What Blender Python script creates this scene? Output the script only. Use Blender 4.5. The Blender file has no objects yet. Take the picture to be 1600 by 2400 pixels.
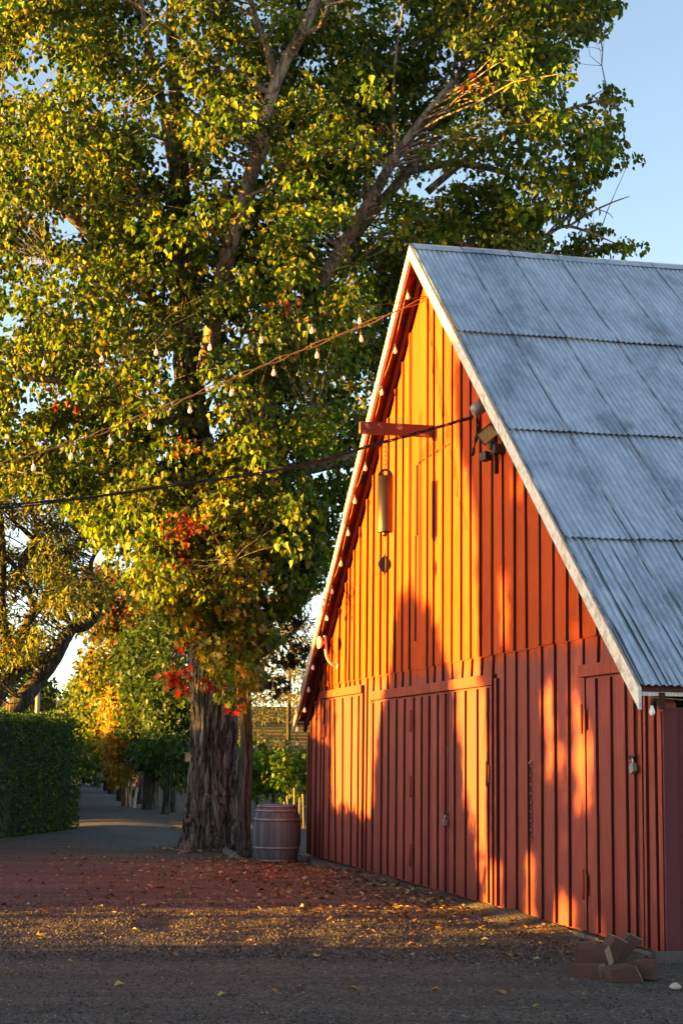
import bpy, math, random
import numpy as np
from mathutils import Vector, Matrix, noise as mnoise
R = math.radians
rng = np.random.default_rng(7)
random.seed(7)
S = bpy.context.scene
COL = S.collection

# ------------------------------------------------------------------ camera
F_PX, PITCH, ROLL, EYE = 3968.25, R(8.2897), R(0.6329), 1.65
CAMLOC = Vector((0, 0, EYE))
_c, _s = math.cos(ROLL), math.sin(ROLL)
_r0 = Vector((1, 0, 0)); _u0 = Vector((0, -math.sin(PITCH), math.cos(PITCH))); _f = Vector((0, math.cos(PITCH), math.sin(PITCH)))
_r = _c * _r0 + _s * _u0; _u = _c * _u0 - _s * _r0
cd = bpy.data.cameras.new('camera'); cam = bpy.data.objects.new('camera', cd); COL.objects.link(cam)
m = Matrix.Identity(4)
for i in range(3):
    m[i][0] = _r[i]; m[i][1] = _u[i]; m[i][2] = -_f[i]; m[i][3] = CAMLOC[i]
cam.matrix_world = m
cd.sensor_fit = 'VERTICAL'; cd.sensor_height = 36.0; cd.lens = F_PX / 2400 * 36.0
cd.clip_start = 0.1; cd.clip_end = 3000
S.camera = cam

# ------------------------------------------------------------------ sky, sun, exposure
SUN_AZ = R(6.0)          # degrees behind the camera's left
SUN_EL = R(4.0)
SUNDIR = Vector((-math.cos(SUN_AZ) * math.cos(SUN_EL), -math.sin(SUN_AZ) * math.cos(SUN_EL), math.sin(SUN_EL)))
w = bpy.data.worlds.new('World'); S.world = w; w.use_nodes = True
nt = w.node_tree; nt.nodes.clear()
sky = nt.nodes.new('ShaderNodeTexSky'); sky.sky_type = 'NISHITA'; sky.sun_disc = False
sky.sun_elevation = SUN_EL; sky.sun_rotation = math.atan2(SUNDIR.x, SUNDIR.y)
sky.air_density = 0.52; sky.dust_density = 0.50; sky.ozone_density = 0.18
bg = nt.nodes.new('ShaderNodeBackground'); bg.inputs['Strength'].default_value = 0.065
wo = nt.nodes.new('ShaderNodeOutputWorld')
nt.links.new(sky.outputs[0], bg.inputs[0]); nt.links.new(bg.outputs[0], wo.inputs[0])
sl = bpy.data.lights.new('sun', 'SUN'); sl.energy = 5.0; sl.angle = R(0.5); sl.color = (1.0, 0.52, 0.055)
so = bpy.data.objects.new('sun', sl); COL.objects.link(so)
so.rotation_euler = SUNDIR.to_track_quat('Z', 'Y').to_euler()
S.view_settings.view_transform = 'Standard'; S.view_settings.look = 'None'
S.view_settings.exposure = 3.37; S.view_settings.gamma = 1.0
S.cycles.max_bounces = 6; S.cycles.transparent_max_bounces = 8
S.cycles.use_adaptive_sampling = True

# ------------------------------------------------------------------ pixel <-> world helpers (photo pixels, 1600x2400)
def ray(x, y):
    a, b = x - 800, y - 1200
    u = _c * a + _s * b; v = -_s * a + _c * b
    d = (_r0 * u - _u0 * v) / F_PX + _f
    return d / d.y
def PX(x, y, Y): return CAMLOC + ray(x, y) * Y
def GND(x, y):
    d = ray(x, y); return CAMLOC + d * (-EYE / d.z)

# barn frame: local x along the gable, local y into the barn, z up
BL = Vector((-0.5004, 29.0368, 0)); YAW = R(12.827)
be = Vector((math.sin(YAW), -math.cos(YAW), 0)); bn = Vector((-math.cos(YAW), -math.sin(YAW), 0))
BW, BHE, BRISE, BO, BEO = 14.808, 2.368, 6.058, 0.267, 0.0908
SLOPE = BRISE / (BW / 2)
BROT = YAW - math.pi / 2
def BP(s, o, z): return BL + be * s + bn * o + Vector((0, 0, z))
def WH(x, y, o=0.0):
    d = ray(x, y); t = ((BL - CAMLOC).dot(bn) + o) / d.dot(bn); P = CAMLOC + d * t
    return (P - BL).dot(be), P.z
def roofz(s): return BHE + SLOPE * min(s, BW - s)

# ------------------------------------------------------------------ mesh helpers
class MB:
    def __init__(self): self.v = []; self.f = []; self.m = []; self.sm = []
    def add(self, vs, fs, mi=0, smooth=False):
        o = len(self.v); self.v += [tuple(p) for p in vs]
        for f in fs:
            self.f.append(tuple(i + o for i in f)); self.m.append(mi); self.sm.append(smooth)
        return self
    def box(self, lo, hi, mi=0, M=None, front=None):
        x0, y0, z0 = lo; x1, y1, z1 = hi
        vs = [Vector(p) for p in ((x0,y0,z0),(x1,y0,z0),(x1,y1,z0),(x0,y1,z0),(x0,y0,z1),(x1,y0,z1),(x1,y1,z1),(x0,y1,z1))]
        if M is not None: vs = [M @ p for p in vs]
        fs = [(0,3,2,1),(4,5,6,7),(0,1,5,4),(1,2,6,5),(2,3,7,6),(3,0,4,7)]
        o = len(self.v); self.v += [tuple(p) for p in vs]
        for k, f in enumerate(fs):
            self.f.append(tuple(i + o for i in f)); self.sm.append(False)
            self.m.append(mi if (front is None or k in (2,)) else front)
        return self
    def tube(self, pts, rad, n=8, mi=0, smooth=True, cap=True, wob=0.0):
        pts = [Vector(p) for p in pts]; k = len(pts)
        if not hasattr(rad, '__len__'): rad = [rad] * k
        ref = None; rings = []
        for i in range(k):
            t = (pts[min(i + 1, k - 1)] - pts[max(i - 1, 0)])
            t = t.normalized() if t.length > 1e-9 else Vector((0, 0, 1))
            if ref is None: ref = t.orthogonal().normalized()
            a = (ref - t * ref.dot(t))
            a = a.normalized() if a.length > 1e-6 else t.orthogonal().normalized()
            ref = a; b = t.cross(a)
            rings.append([pts[i] + (a * math.cos(q) + b * math.sin(q)) * rad[i] * (1 + (wob * random.uniform(-1, 1) if wob else 0)) for q in [2 * math.pi * j / n for j in range(n)]])
        vs = [p for r_ in rings for p in r_]
        fs = [(i*n+j, i*n+(j+1)%n, (i+1)*n+(j+1)%n, (i+1)*n+j) for i in range(k-1) for j in range(n)]
        if cap:
            fs += [tuple(range(n-1, -1, -1)), tuple((k-1)*n + j for j in range(n))]
        return self.add(vs, fs, mi, smooth)
    def lathe(self, prof, n=20, mi=0, M=None, smooth=True):
        vs = []; k = len(prof)
        for r_, z in prof:
            for j in range(n):
                p = Vector((r_ * math.cos(2*math.pi*j/n), r_ * math.sin(2*math.pi*j/n), z))
                vs.append(M @ p if M is not None else p)
        fs = [(i*n+j, i*n+(j+1)%n, (i+1)*n+(j+1)%n, (i+1)*n+j) for i in range(k-1) for j in range(n)]
        fs += [tuple(range(n-1, -1, -1)), tuple((k-1)*n + j for j in range(n))]
        return self.add(vs, fs, mi, smooth)
    def prism(self, poly, d0, d1, axis='y', mi=0, M=None, side=None):
        n = len(poly)
        def P(a, b, d): return Vector((a, d, b)) if axis == 'y' else (Vector((d, a, b)) if axis == 'x' else Vector((a, b, d)))
        vs = [P(a, b, d0) for a, b in poly] + [P(a, b, d1) for a, b in poly]
        if M is not None: vs = [M @ p for p in vs]
        self.add(vs, [tuple(range(n)), tuple(range(2*n-1, n-1, -1))], mi)
        o = len(self.v) - 2*n
        for i in range(n):
            j = (i+1) % n
            self.f.append((o+i, o+n+i, o+n+j, o+j)); self.m.append(mi if side is None else side); self.sm.append(False)
        return self
    def build(self, name, mats, parent=None, loc=None):
        me = bpy.data.meshes.new(name); me.from_pydata(self.v, [], self.f); me.update()
        if not isinstance(mats, (list, tuple)): mats = [mats]
        for mm in mats: me.materials.append(mm)
        me.polygons.foreach_set('material_index', self.m); me.polygons.foreach_set('use_smooth', self.sm)
        o = bpy.data.objects.new(name, me); COL.objects.link(o)
        if parent: o.parent = parent
        if loc is not None: o.location = loc
        return o
def tag(o, label=None, cat=None, group=None, kind=None):
    if label: o['label'] = label
    if cat: o['category'] = cat
    if group: o['group'] = group
    if kind: o['kind'] = kind
    return o
def empty(name, loc=(0,0,0), rz=0.0, label=None, cat=None, group=None):
    o = bpy.data.objects.new(name, None); COL.objects.link(o); o.location = loc; o.rotation_euler = (0, 0, rz)
    o.empty_display_size = 0.2
    return tag(o, label, cat, group)
def copy_tree(o, parent=None):
    c = o.copy(); COL.objects.link(c)
    if parent: c.parent = parent
    for ch in list(o.children): copy_tree(ch, c)
    return c

# ------------------------------------------------------------------ material helpers
class NT:
    def __init__(self, name):
        self.mat = bpy.data.materials.new(name); self.mat.use_nodes = True
        self.t = self.mat.node_tree; self.t.nodes.clear()
        self.out = self.t.nodes.new('ShaderNodeOutputMaterial')
        self.p = self.t.nodes.new('ShaderNodeBsdfPrincipled')
        self.t.links.new(self.p.outputs[0], self.out.inputs[0])
    def n(self, t, **kw):
        x = self.t.nodes.new(t)
        for k, v in kw.items():
            if hasattr(x, k): setattr(x, k, v)
            else: x.inputs[k.replace('_', ' ')].default_value = v
        return x
    def l(self, a, b): self.t.links.new(a, b)
    def coord(self, scale=(1,1,1), kind='Object', rot=(0,0,0)):
        c = self.n('ShaderNodeTexCoord'); mp = self.n('ShaderNodeMapping')
        mp.inputs['Scale'].default_value = scale; mp.inputs['Rotation'].default_value = rot
        self.l(c.outputs[kind], mp.inputs[0]); return mp.outputs[0]
    def noise(self, vec, scale, detail=4, rough=0.55, dist=0.0):
        x = self.n('ShaderNodeTexNoise'); x.inputs['Scale'].default_value = scale; x.inputs['Detail'].default_value = detail
        x.inputs['Roughness'].default_value = rough; x.inputs['Distortion'].default_value = dist
        self.l(vec, x.inputs['Vector']); return x.outputs['Fac']
    def ramp(self, fac, stops, interp='LINEAR'):
        x = self.n('ShaderNodeValToRGB'); cr = x.color_ramp; cr.interpolation = interp
        while len(cr.elements) < len(stops): cr.elements.new(0.5)
        for e, (p, c) in zip(cr.elements, stops):
            e.position = p; e.color = (*c, 1) if len(c) == 3 else c
        self.l(fac, x.inputs[0]); return x.outputs[0]
    def mix(self, fac, a, b, mode='MIX'):
        x = self.n('ShaderNodeMixRGB', blend_type=mode)
        for i, v in ((0, fac), (1, a), (2, b)):
            if isinstance(v, (int, float)): x.inputs[i].default_value = v
            elif isinstance(v, tuple): x.inputs[i].default_value = (*v, 1)
            else: self.l(v, x.inputs[i])
        return x.outputs[0]
    def math(self, op, a, b=0.0):
        x = self.n('ShaderNodeMath', operation=op)
        for i, v in ((0, a), (1, b)):
            if isinstance(v, (int, float)): x.inputs[i].default_value = v
            else: self.l(v, x.inputs[i])
        return x.outputs[0]
    def sep(self, vec):
        x = self.n('ShaderNodeSeparateXYZ'); self.l(vec, x.inputs[0]); return x.outputs
    def bump(self, h, strength=0.3, dist=0.02):
        x = self.n('ShaderNodeBump'); x.inputs['Strength'].default_value = strength; x.inputs['Distance'].default_value = dist
        self.l(h, x.inputs['Height']); self.l(x.outputs[0], self.p.inputs['Normal'])
    def base(self, c):
        if isinstance(c, tuple): self.p.inputs['Base Color'].default_value = (*c, 1)
        else: self.l(c, self.p.inputs['Base Color'])
    def set(self, rough=0.7, metal=0.0, spec=0.3):
        self.p.inputs['Roughness'].default_value = rough; self.p.inputs['Metallic'].default_value = metal
        self.p.inputs['Specular IOR Level'].default_value = spec
        return self.mat

def plain(name, c, rough=0.6, metal=0.0, var=0.25, scale=25, spec=0.3):
    t = NT(name); v = t.coord(); f = t.noise(v, scale)
    t.base(t.mix(f, tuple(x * (1 - var) for x in c), tuple(min(1, x * (1 + var)) for x in c)))
    t.bump(f, 0.15, 0.01)
    return t.set(rough, metal, spec)

def paint_mat(name, upper, lower, grey=(0.20, 0.15, 0.13), zsplit=2.83, wear=0.5):
    t = NT(name); v = t.coord(); x, y, z = t.sep(v)
    # paint coat changes at the board joint (brushed edge)
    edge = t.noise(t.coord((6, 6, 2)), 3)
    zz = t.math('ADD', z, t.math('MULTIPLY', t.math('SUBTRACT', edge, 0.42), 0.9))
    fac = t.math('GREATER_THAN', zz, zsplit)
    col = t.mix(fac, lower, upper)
    brd = t.n('ShaderNodeTexWhiteNoise', noise_dimensions='1D'); t.l(t.math('FLOOR', t.math('MULTIPLY', x, 2.47)), brd.inputs['W'])
    col = t.mix(0.55, col, t.mix(brd.outputs[0], (0.72, 0.72, 0.72), (1.18, 1.15, 1.12)), 'MULTIPLY')
    grain = t.noise(t.coord((60, 60, 1.6)), 2.2, 6, 0.65)
    col = t.mix(0.85, col, t.ramp(grain, [(0.3, (0.55, 0.52, 0.52)), (0.55, (1, 1, 1)), (0.8, (1.2, 1.15, 1.1))]), 'MULTIPLY')
    g2 = t.noise(t.coord((16, 16, 0.55)), 2.4, 5, 0.7); col = t.mix(0.8, col, t.ramp(g2, [(0.30, (0.62, 0.58, 0.58)), (0.48, (1, 1, 1)), (0.72, (1.16, 1.18, 1.2))]), 'MULTIPLY')
    chips = t.noise(t.coord((20, 20, 1.8)), 2.6, 5, 0.7)
    big = t.noise(t.coord((0.7, 0.7, 0.5)), 1.5, 3)
    cf = t.math('MULTIPLY', t.ramp(chips, [(0.60, (0, 0, 0)), (0.67, (1, 1, 1))]), t.math('MULTIPLY', t.ramp(big, [(0.4, (0.1, 0.1, 0.1)), (0.7, (1, 1, 1))]), wear))
    col = t.mix(cf, col, grey)
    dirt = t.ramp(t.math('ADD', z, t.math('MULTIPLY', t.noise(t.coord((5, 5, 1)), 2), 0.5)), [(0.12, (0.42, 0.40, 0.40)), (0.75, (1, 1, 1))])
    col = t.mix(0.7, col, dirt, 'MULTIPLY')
    t.base(col); t.bump(t.math('ADD', grain, t.math('MULTIPLY', cf, -0.5)), 0.35, 0.006)
    return t.set(0.75, 0, 0.08)

M = {}
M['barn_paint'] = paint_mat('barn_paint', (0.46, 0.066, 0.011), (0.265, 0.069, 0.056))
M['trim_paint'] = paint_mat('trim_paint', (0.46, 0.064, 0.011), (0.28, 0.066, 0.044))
M['dark_edge'] = plain('dark_red_edge_wood', (0.045, 0.009, 0.008), 0.8, 0, 0.4, 20)  # near-black red for all but the front faces of battens, doors and trims
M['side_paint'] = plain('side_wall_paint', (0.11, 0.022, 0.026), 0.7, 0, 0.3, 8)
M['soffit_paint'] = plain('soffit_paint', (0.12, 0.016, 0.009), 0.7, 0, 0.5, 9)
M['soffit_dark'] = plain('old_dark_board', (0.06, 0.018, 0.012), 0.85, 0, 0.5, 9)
def white_board():
    t = NT('weathered_white_paint'); v = t.coord((3, 3, 3))
    g = t.noise(t.coord((4, 40, 4)), 3, 6, 0.65); b = t.noise(v, 2.2, 5)
    c = t.ramp(g, [(0.32, (0.30, 0.25, 0.22)), (0.5, (0.62, 0.58, 0.54)), (0.75, (0.74, 0.70, 0.66))])
    c = t.mix(t.ramp(b, [(0.55, (0, 0, 0)), (0.7, (1, 1, 1))]), c, (0.36, 0.30, 0.26))
    t.base(c); t.bump(g, 0.4, 0.006); return t.set(0.65)
M['white'] = white_board()
BO_, PIT_ = 0.267, 0.0676
def zinc():
    t = NT('galvanised_iron'); v = t.coord()
    x, y, z = t.sep(v)
    b1 = t.noise(t.coord((0.55, 0.9, 0.55)), 1.3, 6, 0.68, 0.3)
    b2 = t.noise(t.coord((0.9, 14.0, 0.9)), 1.5, 6, 0.7)
    c = t.ramp(b1, [(0.36, (0.22, 0.27, 0.34)), (0.46, (0.33, 0.395, 0.49)), (0.66, (0.45, 0.53, 0.64))])
    c = t.mix(0.2, c, t.ramp(b2, [(0.34, (0.45, 0.46, 0.48)), (0.5, (0.95, 0.95, 0.95)), (0.68, (1.2, 1.2, 1.2))]), 'MULTIPLY')
    b3 = t.noise(t.coord((1.6, 3.2, 1.6)), 2.6, 5, .7); c = t.mix(0.6, c, t.ramp(b3, [(.36, (.70, .72, .75)), (.5, (1, 1, 1)), (.66, (1.18, 1.16, 1.14))]), 'MULTIPLY')
    # moss and dirt streaks in the valleys, heavier towards the eave
    val = t.math('SINE', t.math('MULTIPLY', y, 2 * math.pi / 0.0676))
    vf = t.ramp(val, [(0.0, (1, 1, 1)), (0.5, (0, 0, 0))])   # troughs (sine below zero clamps to 0)
    low = t.ramp(z, [(0.0, (1, 1, 1)), (1.0, (0, 0, 0))])
    zl = t.n('ShaderNodeMapRange'); zl.inputs['From Min'].default_value = 5.0; zl.inputs['From Max'].default_value = 2.4
    t.l(z, zl.inputs['Value'])
    st = t.noise(t.coord((0.30, 15.0, 0.30)), 1.6, 3, 0.6)
    mossn = t.math('ADD', st, t.math('MULTIPLY', t.math('SUBTRACT', zl.outputs[0], 0.75), 0.20))
    mf = t.ramp(mossn, [(0.555, (0, 0, 0)), (0.61, (.9,)*3)])
    mf = t.math('MULTIPLY', mf, t.math('LESS_THAN', val, 0.35))
    c = t.mix(mf, c, (0.035, 0.040, 0.028))
    lapf = t.math('FRACT', t.math('DIVIDE', t.math('ADD', y, BO_), PIT_*10)); lapm = t.math('MULTIPLY', t.math('LESS_THAN', lapf, .028), t.ramp(t.noise(t.coord((1.5, .5, 1.5)), 2, 4), [(.35, (.2,)*3), (.55, (.9,)*3)])); c = t.mix(lapm, c, (.04, .045, .05))
    rust = t.noise(t.coord((1.2, 7.0, 1.2)), 2.1, 6, 0.7)
    c = t.mix(t.ramp(rust, [(0.76, (0, 0, 0)), (0.86, (0.5, 0.5, 0.5))]), c, (0.20, 0.12, 0.08))
    t.base(c); t.bump(t.noise(t.coord((3, 3, 3)), 4, 5), 0.08, 0.02)
    t.l(t.ramp(b1, [(0.3, (0.62,)*3), (0.7, (0.45,)*3)]), t.p.inputs['Roughness'])
    t.p.inputs['Metallic'].default_value = 0.35; t.p.inputs['Specular IOR Level'].default_value = 0.4
    return t.mat
M['zinc'] = zinc()
M['concrete'] = plain('worn_concrete', (0.095, 0.080, 0.070), 0.9, 0, 0.35, 14)
M['black_rubber'] = plain('black_cable_rubber', (0.012, 0.012, 0.013), 0.6, 0, 0.2)
M['tan_wire'] = plain('light_string_cord', (0.22, 0.14, 0.06), 0.6, 0, 0.3)
M['brown_socket'] = plain('bulb_socket_plastic', (0.03, 0.022, 0.018), 0.5, 0, 0.3)
def glass_bulb():
    t = NT('frosted_bulb_glass'); t.base((0.85, 0.80, 0.76)); t.p.inputs['Transmission Weight'].default_value = 0.12
    t.p.inputs['IOR'].default_value = 1.3; return t.set(0.35, 0, 0.5)
M['bulb'] = glass_bulb()
M['bronze'] = plain('bronze_metal', (0.10, 0.068, 0.038), 0.42, 0.9, 0.08, 6)
M['dark_steel'] = plain('dark_steel', (0.055, 0.05, 0.05), 0.45, 0.7, 0.3)
M['steel'] = plain('lock_steel', (0.42, 0.43, 0.46), 0.35, 0.9, 0.15)
M['brass'] = plain('brass', (0.5, 0.38, 0.16), 0.35, 0.9, 0.15)
M['grey_metal'] = plain('grey_metal', (0.22, 0.21, 0.20), 0.5, 0.3, 0.2)
M['pink_enamel'] = plain('faded_pink_enamel', (0.50, 0.36, 0.34), 0.5, 0, 0.2, 14)
M['lamp_glass'] = plain('yellowed_lamp_glass', (0.34, 0.20, 0.08), 0.7, 0, 0.1)
M['box_plastic'] = plain('aged_black_housing', (0.025, 0.021, 0.018), 0.6, 0, 0.4)
M['pine'] = plain('raw_pine', (0.46, 0.30, 0.14), 0.7, 0, 0.25, 16)
M['pole_wood'] = plain('pole_wood', (0.34, 0.27, 0.20), 0.85, 0, 0.25, 9)
M['red_stake'] = plain('red_painted_stake', (0.42, 0.07, 0.03), 0.7)
M['white_stake'] = plain('white_painted_stake', (0.75, 0.72, 0.64), 0.6, 0, 0.1)
M['stake'] = plain('vine_stake_wood', (0.34, 0.20, 0.10), 0.8, 0, 0.3)
def beam_wood():
    t = NT('old_beam_paint'); g = t.noise(t.coord((40, 2.5, 40)), 2, 5); b = t.noise(t.coord((7, 5, 7)), 1.5, 4)
    c = t.mix(g, (0.050, 0.018, 0.011), (0.095, 0.032, 0.018))
    c = t.mix(t.ramp(b, [(0.56, (0, 0, 0)), (0.64, (1, 1, 1))]), c, (0.26, 0.19, 0.15))
    t.base(c); t.bump(g, 0.4, 0.006); return t.set(0.75)
M['beam'] = beam_wood()
def barrel_wood():
    t = NT('grey_oak_staves'); v = t.coord(); x, y, z = t.sep(v)
    ang = t.math('ARCTAN2', y, x); st = t.math('MULTIPLY', ang, 26 / (2 * math.pi))
    wn = t.n('ShaderNodeTexWhiteNoise', noise_dimensions='1D'); t.l(t.math('FLOOR', st), wn.inputs['W'])
    c = t.mix(wn.outputs[0], (0.055, 0.060, 0.070), (0.135, 0.145, 0.168))
    g = t.noise(t.coord((22, 22, 1.6)), 2, 6)
    c = t.mix(0.6, c, t.ramp(g, [(0.3, (0.6,)*3), (0.7, (1.2,)*3)]), 'MULTIPLY')
    fr = t.math('FRACT', st); gap = t.math('LESS_THAN', t.math('ABSOLUTE', t.math('SUBTRACT', fr, 0.5)), 0.47)
    c = t.mix(gap, (0.03, 0.022, 0.02), c)
    t.base(c); t.bump(t.math('ADD', g, gap), 0.4, 0.006); return t.set(0.8)
M['barrel'] = barrel_wood()
def hoop():
    t = NT('dull_hoop_steel'); g = t.noise(t.coord((4, 4, 9)), 3, 5)
    t.base(t.ramp(g, [(0.35, (0.13, 0.12, 0.13)), (0.6, (0.23, 0.225, 0.25)), (0.75, (0.14, 0.09, 0.07))]))
    t.bump(g, 0.1, 0.004); return t.set(0.5, 0.45, 0.4)
M['hoop'] = hoop()
def wood_block(name, c):
    t = NT(name); g = t.noise(t.coord((30, 3, 30)), 2, 6); t.base(t.mix(g, tuple(x * .6 for x in c), tuple(x * 1.3 for x in c)))
    t.bump(g, 0.5, 0.006); return t.set(0.8)
M['block'] = wood_block('reddish_sawn_wood', (0.080, 0.038, 0.028)); M['block_end'] = wood_block('sawn_end_grain', (0.27, 0.19, 0.12))
def bark(name, c0, c1, c2, sx=26, sz=2.2, strength=1.0, dist=0.05):
    t = NT(name); v = t.coord((sx, sx, sz))
    n1 = t.noise(v, 0.55, 8, 0.62, 0.5)
    r1 = t.math('ABSOLUTE', t.math('SUBTRACT', t.noise(v, 0.36, 3, 0.5, 1.1), 0.5)); r2 = t.math('ABSOLUTE', t.math('SUBTRACT', t.noise(v, 0.85, 3, 0.5, 0.8), 0.5))
    h = t.math('ADD', t.math('MULTIPLY', t.math('MINIMUM', r1, 0.13), 4.2), t.math('ADD', t.math('MULTIPLY', t.math('MINIMUM', r2, 0.11), 2.6), t.math('MULTIPLY', n1, 0.45)))
    c = t.ramp(h, [(0.30, c0), (0.62, c1), (1.0, c2)])
    big = t.noise(t.coord((1.5, 1.5, 0.6)), 1.5, 4)
    c = t.mix(0.5, c, t.ramp(big, [(0.3, (0.65, 0.62, 0.6)), (0.7, (1.2, 1.2, 1.2))]), 'MULTIPLY')
    t.base(c); t.bump(h, strength, dist); return t.set(0.9, 0, 0.15)
M['bark_old'] = bark('furrowed_grey_bark', (0.012, 0.009, 0.007), (0.095, 0.075, 0.062), (0.25, 0.21, 0.18), 20, 2.4, 1.0, .06)
M['bark_limb'] = bark('pale_grey_bark', (0.06, 0.045, 0.035), (0.17, 0.13, 0.105), (0.28, 0.235, 0.20), 18, 5, 0.5, 0.02)
M['bark_dark'] = bark('dark_brown_bark', (0.016, 0.012, 0.010), (0.052, 0.043, 0.036), (0.11, 0.094, 0.080), 22, 2.6, 0.8, 0.03)
M['bark_gold'] = bark('tan_smooth_bark', (0.18, 0.12, 0.07), (0.30, 0.21, 0.13), (0.42, 0.32, 0.2), 14, 4, 0.3, 0.01)

def leaf_mat(name, trans=0.35, gloss=0.25):
    t = NT(name)
    a = t.n('ShaderNodeAttribute', attribute_name='leaf_col')
    t.l(a.outputs['Color'], t.p.inputs['Base Color']); t.p.inputs['Roughness'].default_value = 0.45
    t.p.inputs['Specular IOR Level'].default_value = gloss
    tr = t.n('ShaderNodeBsdfTranslucent'); 
    hs = t.mix(1.0, a.outputs['Color'], (1.25, 1.15, 0.55), 'MULTIPLY'); t.l(hs, tr.inputs['Color'])
    mx = t.n('ShaderNodeMixShader'); mx.inputs[0].default_value = trans
    t.l(t.p.outputs[0], mx.inputs[1]); t.l(tr.outputs[0], mx.inputs[2]); t.l(mx.outputs[0], t.out.inputs[0])
    return t.mat
M['leaf'] = leaf_mat('leaf_tissue', 0.46)
M['dry_leaf'] = leaf_mat('dry_leaf', 0.12, 0.15)

# ------------------------------------------------------------------ leaves
SHAPES = {
 'delta': (np.array([(0,0,0),(0.44,0.16,.16),(0.27,0.58,.10),(0,1.0,-.20),(-0.30,0.60,.15),(-0.40,0.20,.10)], float), [(0,1,2,3),(0,3,4,5)]),
 'lance': (np.array([(0,0,0),(0.17,0.35,.05),(0,1.0,-.05),(-0.17,0.35,.05)], float), [(0,1,2),(0,2,3)]),
 'star': (np.array([(0,0,0),(.16,.22,.03),(.5,.16,.08),(.26,.48,.03),(.40,.80,.08),(.13,.70,.02),(0,1.05,-.06),(-.13,.70,.02),(-.40,.80,.08),(-.26,.48,.03),(-.5,.16,.08),(-.16,.22,.03)], float),
          [(0,1,2,3),(0,3,4,5),(0,5,6),(0,6,7),(0,7,8,9),(0,9,10,11)]),
 'oval': (np.array([(0,0,0),(.32,.4,.07),(0,1,0),(-.32,.4,.07)], float), [(0,1,2),(0,2,3)]),
}
def leaves(name, pos, size, tip, nor, col, shape, mat, parent=None, loc=(0,0,0)):
    V0, F0 = SHAPES[shape]; N = len(pos)
    tip = tip / np.linalg.norm(tip, axis=1, keepdims=True)
    side = np.cross(tip, nor); side /= np.maximum(np.linalg.norm(side, axis=1, keepdims=True), 1e-6)
    nn = np.cross(side, tip)
    sz = size[:, None, None]
    V = pos[:, None, :] + sz * (V0[None, :, 0:1] * side[:, None, :] + V0[None, :, 1:2] * tip[:, None, :] + V0[None, :, 2:3] * nn[:, None, :])
    V = V.reshape(-1, 3) - np.array(loc)[None]
    k = len(V0); nf = len(F0); ls = np.array([len(f) for f in F0]); tot = int(ls.sum())
    loops = (np.concatenate([np.array(f) for f in F0])[None] + (np.arange(N) * k)[:, None]).ravel()
    lt = np.tile(ls, N); start = np.concatenate([[0], np.cumsum(lt)[:-1]])
    me = bpy.data.meshes.new(name)
    me.vertices.add(len(V)); me.vertices.foreach_set('co', V.astype(np.float32).ravel())
    me.loops.add(len(loops)); me.loops.foreach_set('vertex_index', loops.astype(np.int32))
    me.polygons.add(nf * N); me.polygons.foreach_set('loop_start', start.astype(np.int32))
    try: me.polygons.foreach_set('loop_total', lt.astype(np.int32))
    except Exception: pass
    me.update(calc_edges=True); me.validate()
    at = me.attributes.new('leaf_col', 'FLOAT_COLOR', 'FACE')
    c4 = np.ones((N, 4), np.float32); c4[:, :3] = col
    at.data.foreach_set('color', np.repeat(c4, nf, axis=0).ravel())
    me.materials.append(mat)
    o = bpy.data.objects.new(name, me); COL.objects.link(o)
    if parent: o.parent = parent
    return o
def rdir(n):
    v = rng.normal(size=(n, 3)); return v / np.linalg.norm(v, axis=1, keepdims=True)
def clump_leaves(centers, radii, counts, size, droop=0.8, flat=0.75):
    """leaf positions, tips and normals for leafy shoots round the given centres"""
    idx = np.repeat(np.arange(len(centers)), counts); N = len(idx)
    d = rdir(N); rr = rng.random(N) ** 0.45
    P = centers[idx] + d * (radii[idx] * rr)[:, None] * np.array([1, 1, flat])
    tip = d * 0.55 + rdir(N) * 0.6 + np.array([0, 0, -droop])
    nor = rdir(N) + d * 0.7 + np.array([0, 0, 0.25])
    sz = size * rng.uniform(0.5, 1.4, N)
    return idx, P, sz, tip, nor

# colour palettes (base colours)
def palette(N, cols, wts, idx=None, ncl=0, clump_var=0.25, leaf_var=0.3):
    cols = np.array(cols); wts = np.array(wts) / np.sum(wts)
    k = rng.choice(len(cols), N, p=wts); c = cols[k]
    if idx is not None: c = c * (1 + clump_var * (rng.random(ncl)[idx][:, None] * 2 - 1))
    return np.clip(c * (1 + leaf_var * (rng.random((N, 1)) * 2 - 1)), 0.004, 0.9)

GREEN = [(0.058, 0.112, 0.008), (0.026, 0.062, 0.007), (0.112, 0.145, 0.009), (0.24, 0.205, 0.012)]
DKGREEN = [(0.024, 0.052, 0.009), (0.036, 0.066, 0.010), (0.060, 0.082, 0.010)]
RED = [(0.17, 0.022, 0.008), (0.20, 0.050, 0.010), (0.22, 0.09, 0.012)]
GOLD = [(0.34, 0.21, 0.014), (0.25, 0.19, 0.014), (0.36, 0.15, 0.012)]

def inpoly(x, y, poly):
    c = False; n = len(poly); j = n - 1
    for i in range(n):
        xi, yi = poly[i]; xj, yj = poly[j]
        if (yi > y) != (yj > y) and x < (xj - xi) * (y - yi) / (yj - yi) + xi: c = not c
        j = i
    return c

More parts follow.
